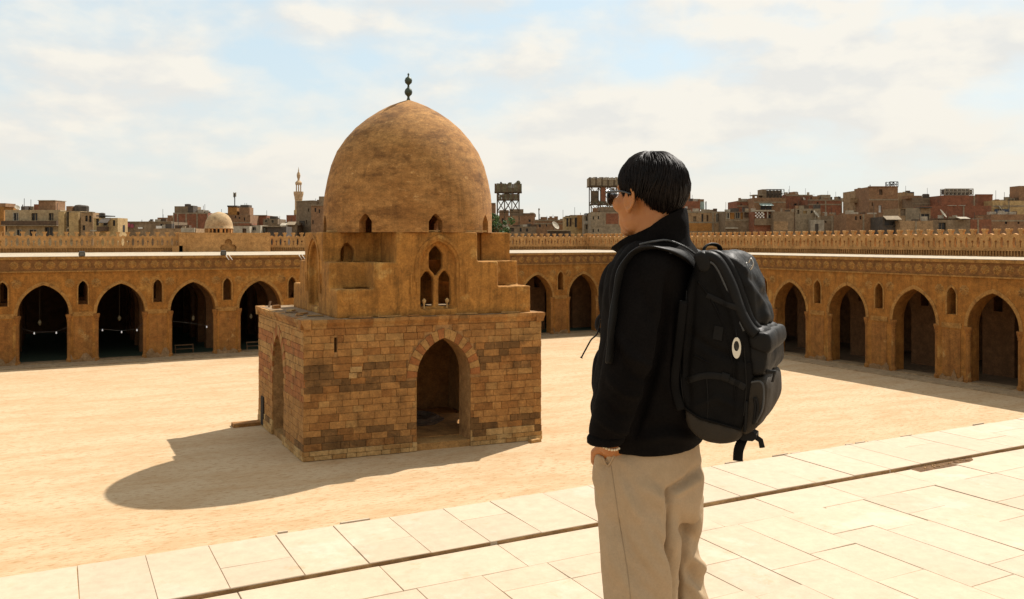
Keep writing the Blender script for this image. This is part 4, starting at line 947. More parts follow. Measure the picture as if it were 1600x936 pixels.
# tree behind the kiosk
def tree(px, py, zc, rad, label, n=1500):
    p = at(px, py, zc); t = thing('bushy_tree', (p.x, p.y, 0), label, 'tree'); r = random.Random(5)
    mb = MB(); mb.tube([(p.x, p.y, 0), (p.x+.2, p.y, p.z*.5), (p.x-.1, p.y+.1, p.z-.6)], [.32, .24, .14], 8)
    for i in range(7):
        a = i*2.4; mb.tube([(p.x, p.y, p.z-2.2), (p.x+.9*rad*.5*cos(a), p.y+.45*rad*sin(a), p.z-.4+r.uniform(-.5, .5)), (p.x+rad*.8*cos(a), p.y+rad*.8*sin(a), p.z+r.uniform(-.8, 1.6))], [.12, .08, .03], 5)
    mb.build('trunk', WOOD, t); mb = MB()
    cl = [(Vector((r.gauss(0, .42), r.gauss(0, .42), r.gauss(0, .42)))*rad, r.uniform(.35, .75)) for _ in range(34)]
    for i in range(n):
        c, s = r.choice(cl); d = Vector((r.gauss(0, 1), r.gauss(0, 1), r.gauss(0, 1))).normalized(); q = p+c+d*(s*r.uniform(.5, 1.05))
        u = Vector((r.gauss(0, 1), r.gauss(0, 1), r.gauss(0, 1))).normalized(); w = u.cross(d+u*.1).normalized(); l = r.uniform(.16, .34)
        mb.add([q-u*l, q-w*l*.45, q+u*l, q+w*l*.45], [(0, 1, 2, 3)], 0)
    mb.build('crown', mat('leaf_green', (.085, .135, .035), (.045, .085, .022), 1.1, .7, 0), t)
tree(773, 355, 156, 2.3, 'green bushy tree peeping over the wall right of the dome', 2600)
# --- between the kiosk and the man
B('brick_building', 'brown brick building hidden partly by the right edge of the dome', 748, 774, 317.5, 215, 8, BR2, [(767, 769, 322, 327), (770, 772, 336, 342)], extra=[('mast', 767, 312, 318, .08), ('hut', 'parapet_cap', 748, 774.3, 317, 318.2, -.2, .5, CON)])
B('low_building', 'stepped brown building behind the first stilted loft', 776, 836, 337, 236, 8, BR2, [(784, 787, 341, 346), (798, 801, 340, 345), (826, 829, 343, 347)], rim=.3, extra=[('hut', 'upper_room', 780, 795, 328, 338, 1, 6, BR2), ('hut', 'upper_room', 796, 818, 326.5, 338, 1.2, 6, BG), ('hut', 'upper_room', 818, 836, 333, 338, 1, 6, BR2), ('hut', 'roof_sheet', 817, 836.5, 332.8, 333.6, .8, 6.2, WHT), ('clutter', 778, 834, 8)])
B('low_building', 'low brown wall of rooms in front of the stilted loft', 777, 838, 354, 182, 5, BG, [(785, 789, 357, 362), (797, 803, 356, 362, JUNK), (812, 815, 356, 362), (822, 825, 357, 362)], rim=.2, extra=[('clutter', 780, 836, 8)])
B('low_building', 'long low brown building with poles on its roof between the two stilted lofts', 835, 884, 343.5, 216, 9, BR2, [(842, 845, 350, 355), (878, 880, 346, 352), (853, 855, 349, 354)], rim=.3, extra=[('slabs', (344.2, 349.5), ()), ('clutter', 838, 882, 9), ('mast', 842.5, 325, 344, .12), ('hut', 'antenna_panel', 841.4, 843.8, 325.5, 328, 1.9, 2.1, CON), ('mast', 855, 337, 344, .05)])
B('low_building', 'flat grey shed roof carrying a big pale dish between the two stilted lofts', 857, 892, 361, 176, 5, JUNK, [], rim=.1, extra=[('hut', 'roof_sheet', 856, 890, 359.4, 361, -.8, 4, CON), ('dish', 868, 352.5, .95)])
B('house', 'ochre house with three dark tall recesses right of the pale dish', 882, 918, 338.5, 206, 8, YEL, [(885, 888, 341, 354), (890, 893, 341, 354, SHU), (898, 901.5, 340, 355)], extra=[('hut', 'parapet_cap', 881.6, 896, 340, 341, -.2, .5, CON), ('hut', 'bay', 901.8, 917, 336, 357, -.8, -.0, ORG), ('mast', 908, 332, 338, .06), ('clutter', 884, 900, 4)])
B('house', 'narrow house with stacked balconies left of the concrete block', 913, 925, 336, 196, 6, CON, [(916, 920, 339, 345), (916, 920, 351, 358)], extra=[('hut', 'balcony', 913, 922.5, 345.5, 350.5, -1.2, -.01, WHT), ('hut', 'balcony', 914, 924, 333.5, 335, -1.2, 3, JUNK), ('mast', 922, 328, 336, .06)])
B('apartment_block', 'bare concrete block with red brick panel beside the man', 923, 1006, 331.5, 188, 10, CON, [(926, 928, 338, 343), (934, 936, 337.5, 342.5), (926, 928, 358, 363), (934, 936, 358, 362)], extra=[('hut', 'brick_panel', 947, 966, 333.5, 350, -.05, .1, BR), ('hut', 'upper_room', 938, 975, 323, 332, .6, 7, BG), ('slabs', (352,), (944.5,)), ('clutter', 924, 938, 2)])
def loft(label, x0, x1, ytop, yb, z, legs_to, crown, zig):
    a, e, nv, L = frame_of(x0, z, x1, z); k = z/F; hz_ = lambda y: H-(y-HY)*k; d = L*.75
    t = thing('pigeon_loft', (a+e*(L/2)+nv*(d/2)).xy.to_3d(), label, 'pigeon loft', 'stilted pigeon lofts', rz=atan2(e.y, e.x)); P = lambda s, q, h: tuple((a+e*s+nv*q).xy)+(h,)
    def blk(mb, s0, s1, q0, q1, h0, h1): mb.hexa([P(s0, q0, h0), P(s1, q0, h0), P(s1, q1, h0), P(s0, q1, h0), P(s0, q0, h1), P(s1, q0, h1), P(s1, q1, h1), P(s0, q1, h1)])
    r = random.Random(int(x0)); LW = mat('loft_wood', (.15, .10, .055), (.09, .065, .04), 1.2, .9, .5); LW2 = mat('loft_green', (.15, .125, .07), (.105, .09, .05), 1.0, .9, .5)
    n = 14 if not zig else 16; h0, h1 = hz_(crown), hz_(ytop)
    for q0, q1 in ((-.3, -.18), (d+.18, d+.3)):
        for i in range(n):
            s0 = -.4+(L+.8)*i/n; s1 = -.4+(L+.8)*(i+1)/n-.03; mb = MB(); dz = r.uniform(-.08, .12); blk(mb, s0, s1, q0, q1, h0+r.uniform(-.05, .05), h1+dz); mb.build('plank', (LW2 if not zig else CON) if i % 3 else LW, t)
    for s0, s1 in ((-.45, -.33), (L+.33, L+.45)):
        mb = MB(); blk(mb, s0, s1, -.17, d+.17, h0, h1); mb.build('side_board', LW2 if not zig else CON, t)
    mb = MB(); blk(mb, -.5, L+.5, -.4, d+.4, h0-.16, h0-.01); blk(mb, -.3, L+.3, -.1, d+.1, h0, h0+(h1-h0)*.5); mb.build('platform', LW, t)
    if not zig:
        for i in range(6): s = r.uniform(.1, L-.6); mb = MB(); blk(mb, s, s+r.uniform(.3, .9), .2+i*.4, .6+i*.4, h1-.3, h1+r.uniform(.1, .5)); mb.build('roof_box', r.choice((LW2, JUNK, CON)), t)
        mb = MB(); mb.lathe([(.45, 0), (.5, .7), (.3, 1.05), (.05, 1.15)], P(L-.3, .5, h1-.4), 10); mb.build('drum', LW2, t)
    else:
        for i in range(8): s = L*.42+L*.62*i/8; mb = MB(); mb.prism([(s, h1-.55), (s+L*.07, h1-.55), (s+L*.035, h1+.12)], [], .1, lambda x, h, q: P(x, q-.42, h)); mb.build('pointed_board', WHT, t)
    hm = hz_(yb)
    nl = 4
    for i in range(nl):
        for q in (0, d):
            s = .12+(L-.24)*i/(nl-1); mb = MB(); blk(mb, s-.11, s+.11, q-.11, q+.11, 0.0, h0-.16); mb.build('post', LW, t)
    for (ya, yb2, dens) in ((crown+1, yb, 1), ) + (((yb, legs_to, 0),)):
        ha, hb = hz_(ya), hz_(yb2)
        for i in range(nl-1):
            s0 = .12+(L-.24)*i/(nl-1); s1 = .12+(L-.24)*(i+1)/(nl-1)
            for q in (0, d):
                mb = MB(); mb.tube([P(s0, q, ha), P(s1, q, hb)], .07, 4); mb.tube([P(s1, q+.1, ha), P(s0, q+.1, hb)], .07, 4); mb.build('brace', LW, t)
            if dens and r.random() < .7: mb = MB(); w = (s1-s0); blk(mb, s0+.1, s0+w*r.uniform(.5, .8), -.05, .05, hb+.02, ha-(ha-hb)*r.uniform(.05, .5)); mb.build('infill_panel', r.choice((LW, BR2, BR)), t)
        mb = MB(); blk(mb, 0, L, -.25, d+.25, hb-.2, hb-.05); mb.build('deck', LW, t)
        if dens:
            for i in range(9): mb = MB(); s = L*i/9; blk(mb, s, s+L/9-.05, -.3, -.22, hb-.05, hb+(1.0 if not zig else .5)); mb.build('railing_board', LW2 if i % 2 else LW, t)
loft('wooden pigeon loft on tall braced stilts with green brown top just right of the dome', 776, 812, 287, 311, 190, 330, 299.5, False)
loft('rusty pigeon loft with zigzag boarded top partly behind the man', 923, 968, 277.5, 318, 202, 336, 290, True)
# --- right of the man's head
B('brick_building', 'tall narrow brick stair tower right behind the man', 1040, 1079, 298.5, 246, 8, BR2, [(1069, 1071, 302, 304), (1069, 1071, 307, 309)], extra=[('slabs', (299.2,), ())])
B('brick_building', 'red brick building with one small white window behind the man', 1050, 1094, 314.5, 226, 9, BR, [(1070, 1075, 322, 327, WHITE)], extra=[('hut', 'glazed_room', 1092, 1101, 315, 327, .5, 4, TEAL), ('mast', 1107, 314, 328, .12), ('hut', 'antenna_panel', 1105.2, 1106.2, 314.5, 319, 1.9, 2.1, WHT), ('hut', 'antenna_panel', 1108, 1109.2, 314.5, 319, 1.9, 2.1, WHT), ('clutter', 1080, 1094, 3)])
B('apartment_block', 'tan row with narrow dark windows and an orange wall patch right of the man', 1046, 1132, 331, 196, 8, TAN, [(1096, 1099, 334.5, 347), (1104, 1107, 336, 346, SHU), (1119, 1124, 334, 348), (1083, 1088, 338, 346, BG), (1126, 1128, 336, 345)], rim=.3, extra=[('hut', 'orange_patch', 1075, 1112, 348.5, 361, -.05, .1, ORG), ('slabs', (331.5, 347.5), (1114, 1131)), ('clutter', 1064, 1130, 8)])
B('apartment_block', 'grey brown house with orange shutters between the tan row and the checkered balcony', 1133, 1178, 331, 190, 8, BG, [(1135, 1139.5, 333, 341), (1140, 1148, 332.5, 342.5, ORG), (1149, 1156, 332, 341), (1157, 1161, 332, 343, ORG), (1163, 1176, 332, 340, SHU)], rim=.3, extra=[('hut', 'ledge', 1133, 1152, 355.5, 357.5, -.8, -.01, WHT), ('slabs', (344,), ()), ('clutter', 1136, 1176, 5)])
B('apartment_block', 'house with white checkered balcony lattice right of the orange shutters', 1178, 1208, 331, 186, 8, BR, [(1181, 1184, 343, 350), (1199, 1204, 335, 341)], rim=.3, extra=[('hut', 'balcony', 1178.5, 1207.5, 341.5, 352, -.7, -.01, BG), ('hut', 'roof_band', 1177, 1208.5, 328.5, 330.6, -.9, 1, WHT)] + [('hut', 'lattice_block', 1178.5+2.4*i, 1180.6+2.4*i, 331.5+2.4*j, 333.6+2.4*j, -.75, -.6, WHITE) for i in range(6) for j in range(4) if (i+j) % 2 == 0] + [('hut', 'lattice_post', x, x+1.6, 330, 341, -.74, -.62, WHT) for x in (1190.2, 1197)])
B('brick_building', 'red brick left wing of the big brick building right of the man', 1151.5, 1180, 314, 236, 10, BR, [(1157, 1159, 318, 321)], extra=[('slabs', (314.6, 322), ()), ('clutter', 1153, 1178, 5), ('hut', 'post', 1177.5, 1180.5, 305, 314, .6, 1.4, BR2)])
B('brick_building', 'brown middle of the big brick building with a barred hut on its roof', 1178, 1228, 309, 230, 10, BR2, [(1188, 1206, 320.5, 327.5)], extra=[('hut', 'roof_hut', 1192, 1198.5, 295.5, 309, .6, 5, BG), ('lattice', 'cage', 1198.5, 1227, 295.5, 309, JUNK), ('hut', 'cage_back', 1198, 1227, 296.5, 309, 3.4, 5, BG), ('hut', 'porch_roof', 1177.5, 1193, 304, 305.4, .2, 4, CON), ('hut', 'porch_post', 1184.5, 1187, 305, 309, .5, 1.2, BR2), ('awning', 1186, 1206, 318, 322, TEAL), ('slabs', (316,), ())])
B('brick_building', 'red brown right wing of the big brick building with roof sheds and dishes', 1228, 1270, 304.5, 234, 10, BR, [(1240, 1245, 318, 321)], extra=[('hut', 'shed', 1232, 1250, 303, 306, 1, 5, BR2), ('clutter', 1230, 1268, 9), ('dish', 1257, 315, 1.15), ('slabs', (305.2,), ())])
B('brick_building', 'long red brick wall with concrete bands at the right end of the big brick building', 1262, 1316, 312, 228, 10, BR, [(1276, 1279, 316, 318.5)], extra=[('slabs', (312.6, 319.5), (1290, 1315)), ('clutter', 1264, 1312, 10), ('hut', 'shed', 1285, 1300, 304, 313, 1, 4, CON), ('hut', 'shed', 1272, 1284, 306, 313, 1.4, 4, BR2), ('mast', 1315, 306, 312, .1)])
B('apartment_block', 'blank grey brown wall house with stained render left of the drainpipe', 1208, 1242, 330.5, 184, 8, BG, [], rim=.3, extra=[('hut', 'drainpipe', 1241, 1242.2, 325, 362, -.15, -.01, SHU), ('hut', 'render_patch', 1209, 1231, 346, 360, -.05, .1, TAN), ('clutter', 1210, 1240, 3)])
B('apartment_block', 'tan house with a yellow window and a white lower room right of the drainpipe', 1242.5, 1282, 326, 192, 8, CON, [(1246, 1249, 328, 334, SHU), (1255, 1261, 329.5, 334, YEL), (1267, 1270, 329, 333)], rim=.4, extra=[('dish', 1273, 335, .9), ('hut', 'white_room', 1263, 1284, 344, 362, -1.5, -.0, WHT), ('hut', 'white_room_door', 1270, 1275, 350, 362, -1.56, -1.5, JUNK), ('clutter', 1244, 1280, 7)])
B('low_building', 'low grey house row with small holes right of the white lower room', 1282, 1340, 337.5, 200, 8, BG, [(1289, 1291, 343, 348), (1304, 1306, 344, 348), (1320, 1322, 341, 346)], rim=.3, extra=[('slabs', (344,), (1300, 1322)), ('clutter', 1284, 1338, 10)])
B('apartment_block', 'tan house with a jutting balcony left of the tallest block', 1336.5, 1360, 298, 214, 8, TAN, [(1342, 1345, 307, 316), (1350, 1353, 302, 306, SHU), (1337, 1339, 320, 326)], extra=[('hut', 'balcony', 1325.5, 1340, 310, 317, -1.2, .6, TAN), ('hut', 'balcony', 1327, 1337, 331, 336, -1.0, .6, BG), ('clutter', 1338, 1356, 2)])
B('apartment_block', 'tallest tan brick block with a white door high up and lattice antenna', 1358, 1403, 292, 206, 9, BR2, [(1373.5, 1379, 296, 304.5, SHU), (1373, 1377.5, 320.5, 332, WHITE), (1362, 1364, 316, 322, SHU)], extra=[('slabs', (312,), ()), ('lattice', 'antenna_frame', 1393, 1406, 283.5, 292, IRON), ('mast', 1391, 283, 292, .04), ('mast', 1406.5, 283, 302, .05), ('mast', 1365, 288, 292, .1), ('hut', 'parapet_cap', 1357.6, 1401, 291, 292.2, -.2, .6, BR2)])
B('low_building', 'brown rough house at the foot of the tallest block', 1322, 1380, 334.5, 184, 7, BR2, [(1336, 1339, 338, 344), (1343, 1346, 337, 343)], rim=.3, extra=[('slabs', (), (1349, 1366)), ('clutter', 1324, 1376, 7)])
B('house', 'small dark shack with a grey tin roof below the tallest block', 1379, 1404, 339, 178, 6, JUNK, [(1382, 1400, 343, 352), (1396, 1402, 350, 356, WHT)], rim=.2, extra=[('awning', 1380, 1404, 338, 344, CON)])
B('brick_building', 'sandy brick house right of the tallest block', 1404, 1428, 302, 226, 9, TAN, [], extra=[('hut', 'roof_hut', 1408, 1415, 300.5, 303, .5, 3, TAN), ('clutter', 1416, 1427, 3)])
B('brick_building', 'wide grey block with small roof hut left of the red brick building', 1426, 1474, 309, 220, 9, BG, [], extra=[('hut', 'roof_hut', 1420, 1442, 305.5, 310, .5, 4, BR2), ('slabs', (318.5,), ()), ('clutter', 1444, 1470, 4)])
B('apartment_block', 'olive tan house with a dark open doorway left of the red brick building', 1404, 1454, 325.5, 194, 8, TAN, [(1439, 1452, 334.5, 344.5), (1407, 1416, 326, 337, BG)], rim=.3, extra=[('hut', 'render_panel', 1417, 1436, 325, 346, -.06, .1, CON), ('hut', 'ledge', 1436, 1454, 323.5, 325, -.8, 2, JUNK), ('slabs', (), (1416, 1437))])
B('low_building', 'low tan wall in front of the dark open doorway', 1406, 1458, 345, 176, 5, TAN, [], rim=.2, extra=[('slabs', (), (1431,)), ('clutter', 1408, 1456, 4)])
B('brick_building', 'red brick building under a grey lattice roof box', 1471.5, 1551, 305.5, 214, 10, BR, [], extra=[('lattice', 'roof_box', 1479.5, 1524, 294.5, 304.5, WHT), ('hut', 'roof_box_core', 1480, 1524, 295.5, 303.5, 1.4, 3.0, JUNK), ('slabs', (), (1522,)), ('hut', 'parapet_cap', 1525, 1551.3, 303.5, 305.6, -.1, .5, BR)])
B('brick_building', 'lower red brick front with a big pale dish below the lattice roof box', 1453, 1549, 321.5, 198, 8, BR, [], rim=.3, extra=[('slabs', (), (1505.5,)), ('hut', 'broken_cap', 1482, 1494, 320.7, 321.8, -.2, .5, WHT), ('hut', 'broken_cap', 1499, 1508, 320.6, 321.8, -.2, .5, WHT)])
B('low_building', 'low grey house with a dark square doorway and boards on its roof', 1455, 1516, 343.5, 180, 6, BG, [(1466, 1478, 348, 359)], rim=.2, extra=[('dish', 1479, 334, 1.0), ('awning', 1494, 1510, 339.5, 342.5, WHT), ('hut', 'roof_sheet', 1462, 1500, 341, 342.5, .3, 4, SHU), ('hut', 'roof_sheet', 1508, 1520, 341.5, 342.6, .3, 3, JUNK), ('clutter', 1458, 1512, 5)])
B('low_building', 'low red brick wall right of the dark square doorway', 1516.5, 1549, 343, 182, 6, BR, [], rim=.2, extra=[('slabs', (), (1528,)), ('clutter', 1518, 1546, 3)])
B('apartment_block', 'ochre building with a dark blue sheet at the right edge of the photo', 1551, 1618, 313.5, 210, 9, YEL, [], extra=[('hut', 'blue_sheet', 1553, 1574, 327, 333.5, -.5, -.3, BLUE), ('hut', 'white_post', 1574.5, 1576.5, 326, 334, -.5, -.2, WHT), ('slabs', (322,), (1576,)), ('clutter', 1553, 1600, 13), ('hut', 'roof_hut', 1596, 1612, 290, 313, 1, 5, BR2), ('dish', 1560, 325.5, .7)])
B('low_building', 'brown low row under the ochre building at the right edge', 1549, 1620, 335, 188, 7, BR2, [(1570, 1574, 346, 350), (1590, 1593, 345, 350)], rim=.3, extra=[('slabs', (345,), ()), ('clutter', 1552, 1600, 8)])
B('low_building', 'brown brick row across the gap behind the small dome', 246, 272, 340, 240, 8, BR2, [], rim=.3, extra=[('clutter', 248, 270, 4)])
# ================================================================== the man and his backpack
ZM = 2.4
XM = (1012-CX)/F*ZM
uo, vo = W2(XM, ZM)
FLOOR = ZT+.001
def mp(px, py, y=0.0):                       # point beside the man: sight line and distance behind/before him
    k = (ZM+y)/F; return Vector(((px-CX)*k-XM, y, 1.5-(py-HY)*k))
HD = radians(65)                             # he faces this far left of the view axis
FW = Vector((-sin(HD), cos(HD), 0)); LF = Vector((-cos(HD), -sin(HD), 0)); UP = Vector((0, 0, 1))
JK = mat('black_fleece', (0.004, 0.0031, 0.0027), (0.006, 0.0047, 0.004), 9, .95, .5, 260, coord='obj', dist=.002, wear=.3, wscale=150, spec=.06)
JK2 = mat('charcoal_nylon', (0.012, 0.0095, 0.0085), (0.016, 0.013, 0.0115), 9, .6, .3, 60, coord='obj', dist=.002, spec=.2)
def trouser_mat():
    m = mat('beige_twill', (0.375, 0.268, 0.165), (0.343, 0.244, 0.146), 26, .9, .5, 420, coord='obj', dist=.0012, spec=.15, wear=.10, wscale=170, c3=(0.343, 0.249, 0.152), s3=420, t3=(.46, .62))
    return m
TR = trouser_mat()
SKIN = mat('skin', (0.365, 0.149, 0.0449), (0.331, 0.125, 0.036), 22, .5, .25, 240, coord='obj', dist=.001, spec=.35)
_sb = SKIN.node_tree.nodes['Principled BSDF']; _sb.inputs['Subsurface Weight'].default_value = .12; _sb.inputs['Subsurface Radius'].default_value = (.012, .004, .002); _sb.inputs['Subsurface Scale'].default_value = 1
HAIR = mat('black_hair', (0.006, 0.0042, 0.0035), (0.011, 0.007, 0.005), 40, .48, .3, 200, coord='obj', dist=.002, spec=.12)
PK = mat('black_pack_fabric', (0.0045, 0.0038, 0.0032), (0.0065, 0.0055, 0.0046), 18, .7, .5, 300, coord='obj', dist=.0015, spec=.07)
PK2 = mat('coated_pack_fabric', (0.008, 0.007, 0.006), (0.011, 0.0096, 0.008), 10, .5, .5, 46, coord='obj', dist=.003, spec=.09)
PK3 = mat('olive_pack_fabric', (0.024, 0.018, 0.0115), (0.03, 0.022, 0.014), 14, .7, .5, 300, coord='obj', dist=.0015, spec=.16)
ZIPM = mat('zip_tape', (0.045, 0.042, 0.038), None, 30, .5, .3, 200, coord='obj', spec=.4)
METAL = mat('zip_metal', (0.35, 0.33, 0.30), None, 30, .35, 0, metal=.9, coord='obj')
person = thing('person', (uo, vo, FLOOR), 'person in black jacket and beige trousers standing with a backpack on, seen from behind', 'person', rz=-AZ)
def loft_rings(secs, n=32, hd=0.0, pw=2.3):
    """secs: centre Vector, half width across, half depth; superellipse in the man's heading"""
    f = Matrix.Rotation(hd, 3, 'Z') @ FW; l = Matrix.Rotation(hd, 3, 'Z') @ LF; out = []
    for c, a, b in secs:
        r = []
        for k in range(n):
            t = 2*pi*k/n; cs, sn = cos(t), sin(t)
            r.append(c+l*(a*math.copysign(abs(cs)**(2/pw), cs))+f*(b*math.copysign(abs(sn)**(2/pw), sn)))
        out.append(r)
    return out
def interp(secs, m):
    out = []
    for i in range(len(secs)-1):
        for j in range(m):
            t = j/m; p0 = secs[max(i-1, 0)]; p1 = secs[i]; p2 = secs[i+1]; p3 = secs[min(i+2, len(secs)-1)]
            def cr(a, b, c, d): return b+(c-a)*.5*t+(a-b*2.5+c*2-d*.5)*t*t+((d-a)*.5+(b-c)*1.5)*t*t*t
            out.append(tuple(cr(a, b, c, d) for a, b, c, d in zip(p0, p1, p2, p3)))
    out.append(secs[-1]); return out
def remesh(mb, vox, sm=4, fac=.5):
    return baked(mb, [('REMESH', dict(mode='VOXEL', voxel_size=vox)), ('SMOOTH', dict(factor=fac, iterations=sm))])
def spline(pts, n):
    pts = [Vector(p) for p in pts]; out = []
    for i in range(len(pts)-1):
        p0, p1, p2, p3 = pts[max(i-1, 0)], pts[i], pts[i+1], pts[min(i+2, len(pts)-1)]
        for j in range(n):
            t = j/n; out.append(p1+(p2-p0)*.5*t+(p0-p1*2.5+p2*2-p3*.5)*t*t+((p3-p0)*.5+(p1-p2)*1.5)*t*t*t)
    out.append(pts[-1]); return out
def taper(rs, n):
    out = []
    for i in range(len(rs)-1): out += [rs[i]+(rs[i+1]-rs[i])*j/n for j in range(n)]
    return out+[rs[-1]]
def coords(me):
    a = np.empty(len(me.vertices)*3); me.vertices.foreach_get('co', a); return a.reshape(-1, 3)
def put(me, a): me.vertices.foreach_set('co', a.ravel()); me.update()
def normals(me):
    a = np.empty(len(me.vertices)*3); me.vertex_normals.foreach_get('vector', a); return a.reshape(-1, 3)
def topx(a):                                 # sight-line coordinates of the vertices
    k = (ZM+a[:, 1])/F; return CX+(a[:, 0]+XM)/k, HY-(a[:, 2]-1.5)/k
def crease(me, lines):
    """cloth folds: a ridge (or valley) along a drawn line, pushed along the surface normal, only on that side of the body"""
    a = coords(me); nrm = normals(me); px, py = topx(a); d = np.zeros(len(a)); front = nrm[:, 1] < .25
    for pts, w, amp in lines:
        best = np.full(len(a), 1e9); tt = np.zeros(len(a)); n = len(pts)-1
        for i in range(n):
            x0, y0 = pts[i]; x1, y1 = pts[i+1]; L2 = (x1-x0)**2+(y1-y0)**2
            t = np.clip(((px-x0)*(x1-x0)+(py-y0)*(y1-y0))/L2, 0, 1); q = np.hypot(px-x0-t*(x1-x0), py-y0-t*(y1-y0))
            m = q < best; best = np.where(m, q, best); tt = np.where(m, (i+t)/n, tt)
        d += 1.8*amp*np.exp(-(best/w)**2)*np.sin(np.pi*np.clip(tt*.9+.05, 0, 1))**.7
    a += nrm*(d*front)[:, None]; put(me, a)
def wobble(me, sc, amp, seed=0):
    from mathutils import noise
    a = coords(me); nrm = normals(me)
    d = np.array([noise.noise(Vector(v)*sc+Vector((seed, seed*2, 0)))+.5*noise.noise(Vector(v)*sc*2.1+Vector((seed, 0, seed))) for v in a])
    a += nrm*(d*amp)[:, None]; put(me, a)

# ---------------- body: one continuous figure
SC = mp(1014, 302, 0)                        # middle of the skull
hd2 = radians(-19); f2 = Matrix.Rotation(hd2, 3, 'Z') @ FW; l2 = Matrix.Rotation(hd2, 3, 'Z') @ LF
def hp(f, l, u): return SC+f2*f+l2*l+UP*u
hip = mp(1013, 720, 0); mb = MB(); AX = (f2, l2, UP)
mb.ball(hp(-.012, 0, .014), (.083, .0665, .080), 24, 16, AX); mb.ball(hp(.03, 0, -.03), (.062, .066, .085), 20, 14, AX)
mb.ball(hp(.042, 0, -.075), (.050, .052, .045), 18, 12, AX); mb.ball(hp(.068, 0, -.103), (.024, .026, .018), 12, 8, AX)
mb.ball(hp(.015, .040, -.075), (.045, .022, .035), 12, 8, AX); mb.ball(hp(.015, -.040, -.075), (.045, .022, .035), 12, 8, AX)
for s in (-1, 1): mb.ball(hp(.062, s*.042, -.030), (.028, .024, .026), 12, 8, AX); mb.ball(hp(.066, s*.03, .016), (.014, .026, .012), 10, 8, AX)
mb.tube([hp(.088, 0, .012), hp(.104, 0, -.022), hp(.108, 0, -.032)], [.008, .011, .013], 10); mb.ball(hp(.094, .011, -.036), .009, 8, 6); mb.ball(hp(.094, -.011, -.036), .009, 8, 6)
mb.ball(hp(.088, 0, -.060), (.009, .022, .006), 10, 6, AX); mb.ball(hp(.085, 0, -.071), (.010, .019, .006), 10, 6, AX)
for s in (-1, 1):                            # ears
    e = [hp(.008+.016*cos(a)*1.0-.010*sin(a)*.3, s*(.073+.010*(1 if cos(a) < 0 else .55)), -.020+.030*sin(a)) for a in [2*pi*i/12 for i in range(13)]]
    mb.tube(e, .0048, 8); mb.ball(hp(.008, s*.074, -.022), (.014, .007, .026), 12, 8, AX); mb.ball(hp(.012, s*.076, -.052), (.008, .005, .009), 10, 6, AX)
mb.tube(spline([hp(-.012, 0, -.03), hp(-.022, 0, -.11), mp(1030, 395, 0)], 4), taper([.056, .057, .068], 4), 18)
tors = [(mp(1029, 392, 0), .11, .07), (mp(1027, 420, 0), .17, .085), (mp(1024, 470, 0), .175, .10), (mp(1020, 540, 0), .155, .10), (mp(1016, 620, 0), .15, .105), (mp(1014, 700, 0), .16, .11), (mp(1013, 770, 0), .15, .10), (mp(1013, 800, 0), .10, .07)]
mb.rings(loft_rings(interp(tors, 3), 28))
ARML = [mp(1000, 425, -.15), mp(998, 500, -.195), mp(985, 575, -.215), mp(962, 640, -.200), mp(953, 688, -.150)]
HDIR = (mp(958, 745, -.080)-mp(953, 688, -.150)).normalized()
ARMR = [mp(1060, 425, .16), mp(1048, 500, .205), mp(1032, 570, .215), mp(1004, 640, .20), mp(990, 690, .165)]
for A_ in (ARML, ARMR):
    mb.tube(spline(A_, 5), taper([.052, .046, .040, .034, .026], 5), 14)
    d = HDIR if A_ is ARML else (mp(1000, 745, .09)-mp(990, 690, .165)).normalized(); w = A_[-1]; side = LF if A_ is ARML else -LF
    pal = w+d*.05+FW*(-.004); mb.ball(pal, (.043, .016, .05), 14, 10, (FW, LF, d)) ; mb.tube([w, w+d*.03], [.026, .03], 12)
    for i, (o, ln) in enumerate(((-.028, .066), (-.010, .078), (.009, .074), (.027, .058))):
        r0 = w+d*.085+FW*o; c1_ = r0+d*ln*.45-side*.004; c2_ = c1_+d*ln*.3-side*.013; c3_ = c2_+d*ln*.2-side*.014
        mb.tube([r0-d*.03, r0, c1_, c2_, c3_], [.0095, .0095, .0085, .0078, .006], 8)
    t0 = w+d*.03+FW*.024; mb.tube([t0, t0+FW*.022+d*.022, t0+FW*.026+d*.055, t0+FW*.018+d*.078], [.014, .012, .0105, .007], 8)
LEGL = [mp(1001, 790, -.075), mp(1000, 930, -.085), mp(1003, 1040, -.085), mp(1010, 1195, -.08)]; LEGR = [mp(1036, 790, .085), mp(1042, 930, .10), mp(1046, 1040, .10), mp(1054, 1160, .11)]
LEGL[-1].z = LEGR[-1].z = .07
for L_ in (LEGL, LEGR): mb.tube(spline(L_, 4), taper([.080, .068, .052, .036], 4), 14)
me = remesh(mb, .0042, 3); 
a = coords(me)
body = place('body', me, person, SKIN, world=False, smooth=True)

# ---------------- hair: cap of the scalp with thousands of strands
def skull_pt(th, ph, k=1.0):                 # th from the crown, ph round (0 = front)
    d = Vector((sin(th)*cos(ph), sin(th)*sin(ph), cos(th)))
    r = (.0885 if d.x < 0 else .0855, .0722, .0880); s = Vector((d.x*r[0], d.y*r[1], d.z*r[2]))
    return d, s*k
HC = (-.012, 0, .012)
def hl(ph):                                  # how far down the hair comes, by direction round the head
    p = abs(((ph+pi) % (2*pi))-pi); pts = [(0, 78), (.5, 80), (.9, 88), (1.15, 104), (1.32, 107), (1.5, 100), (1.75, 108), (2.0, 130), (2.4, 148), (2.8, 155), (3.15, 156)]
    for (a0, b0), (a1, b1) in zip(pts, pts[1:]):
        if a0 <= p <= a1: return radians(b0+(b1-b0)*(p-a0)/(a1-a0))
    return radians(140)
mb = MB(); nu, nv = 64, 28; rr = random.Random(3)
from mathutils import noise as mnoise
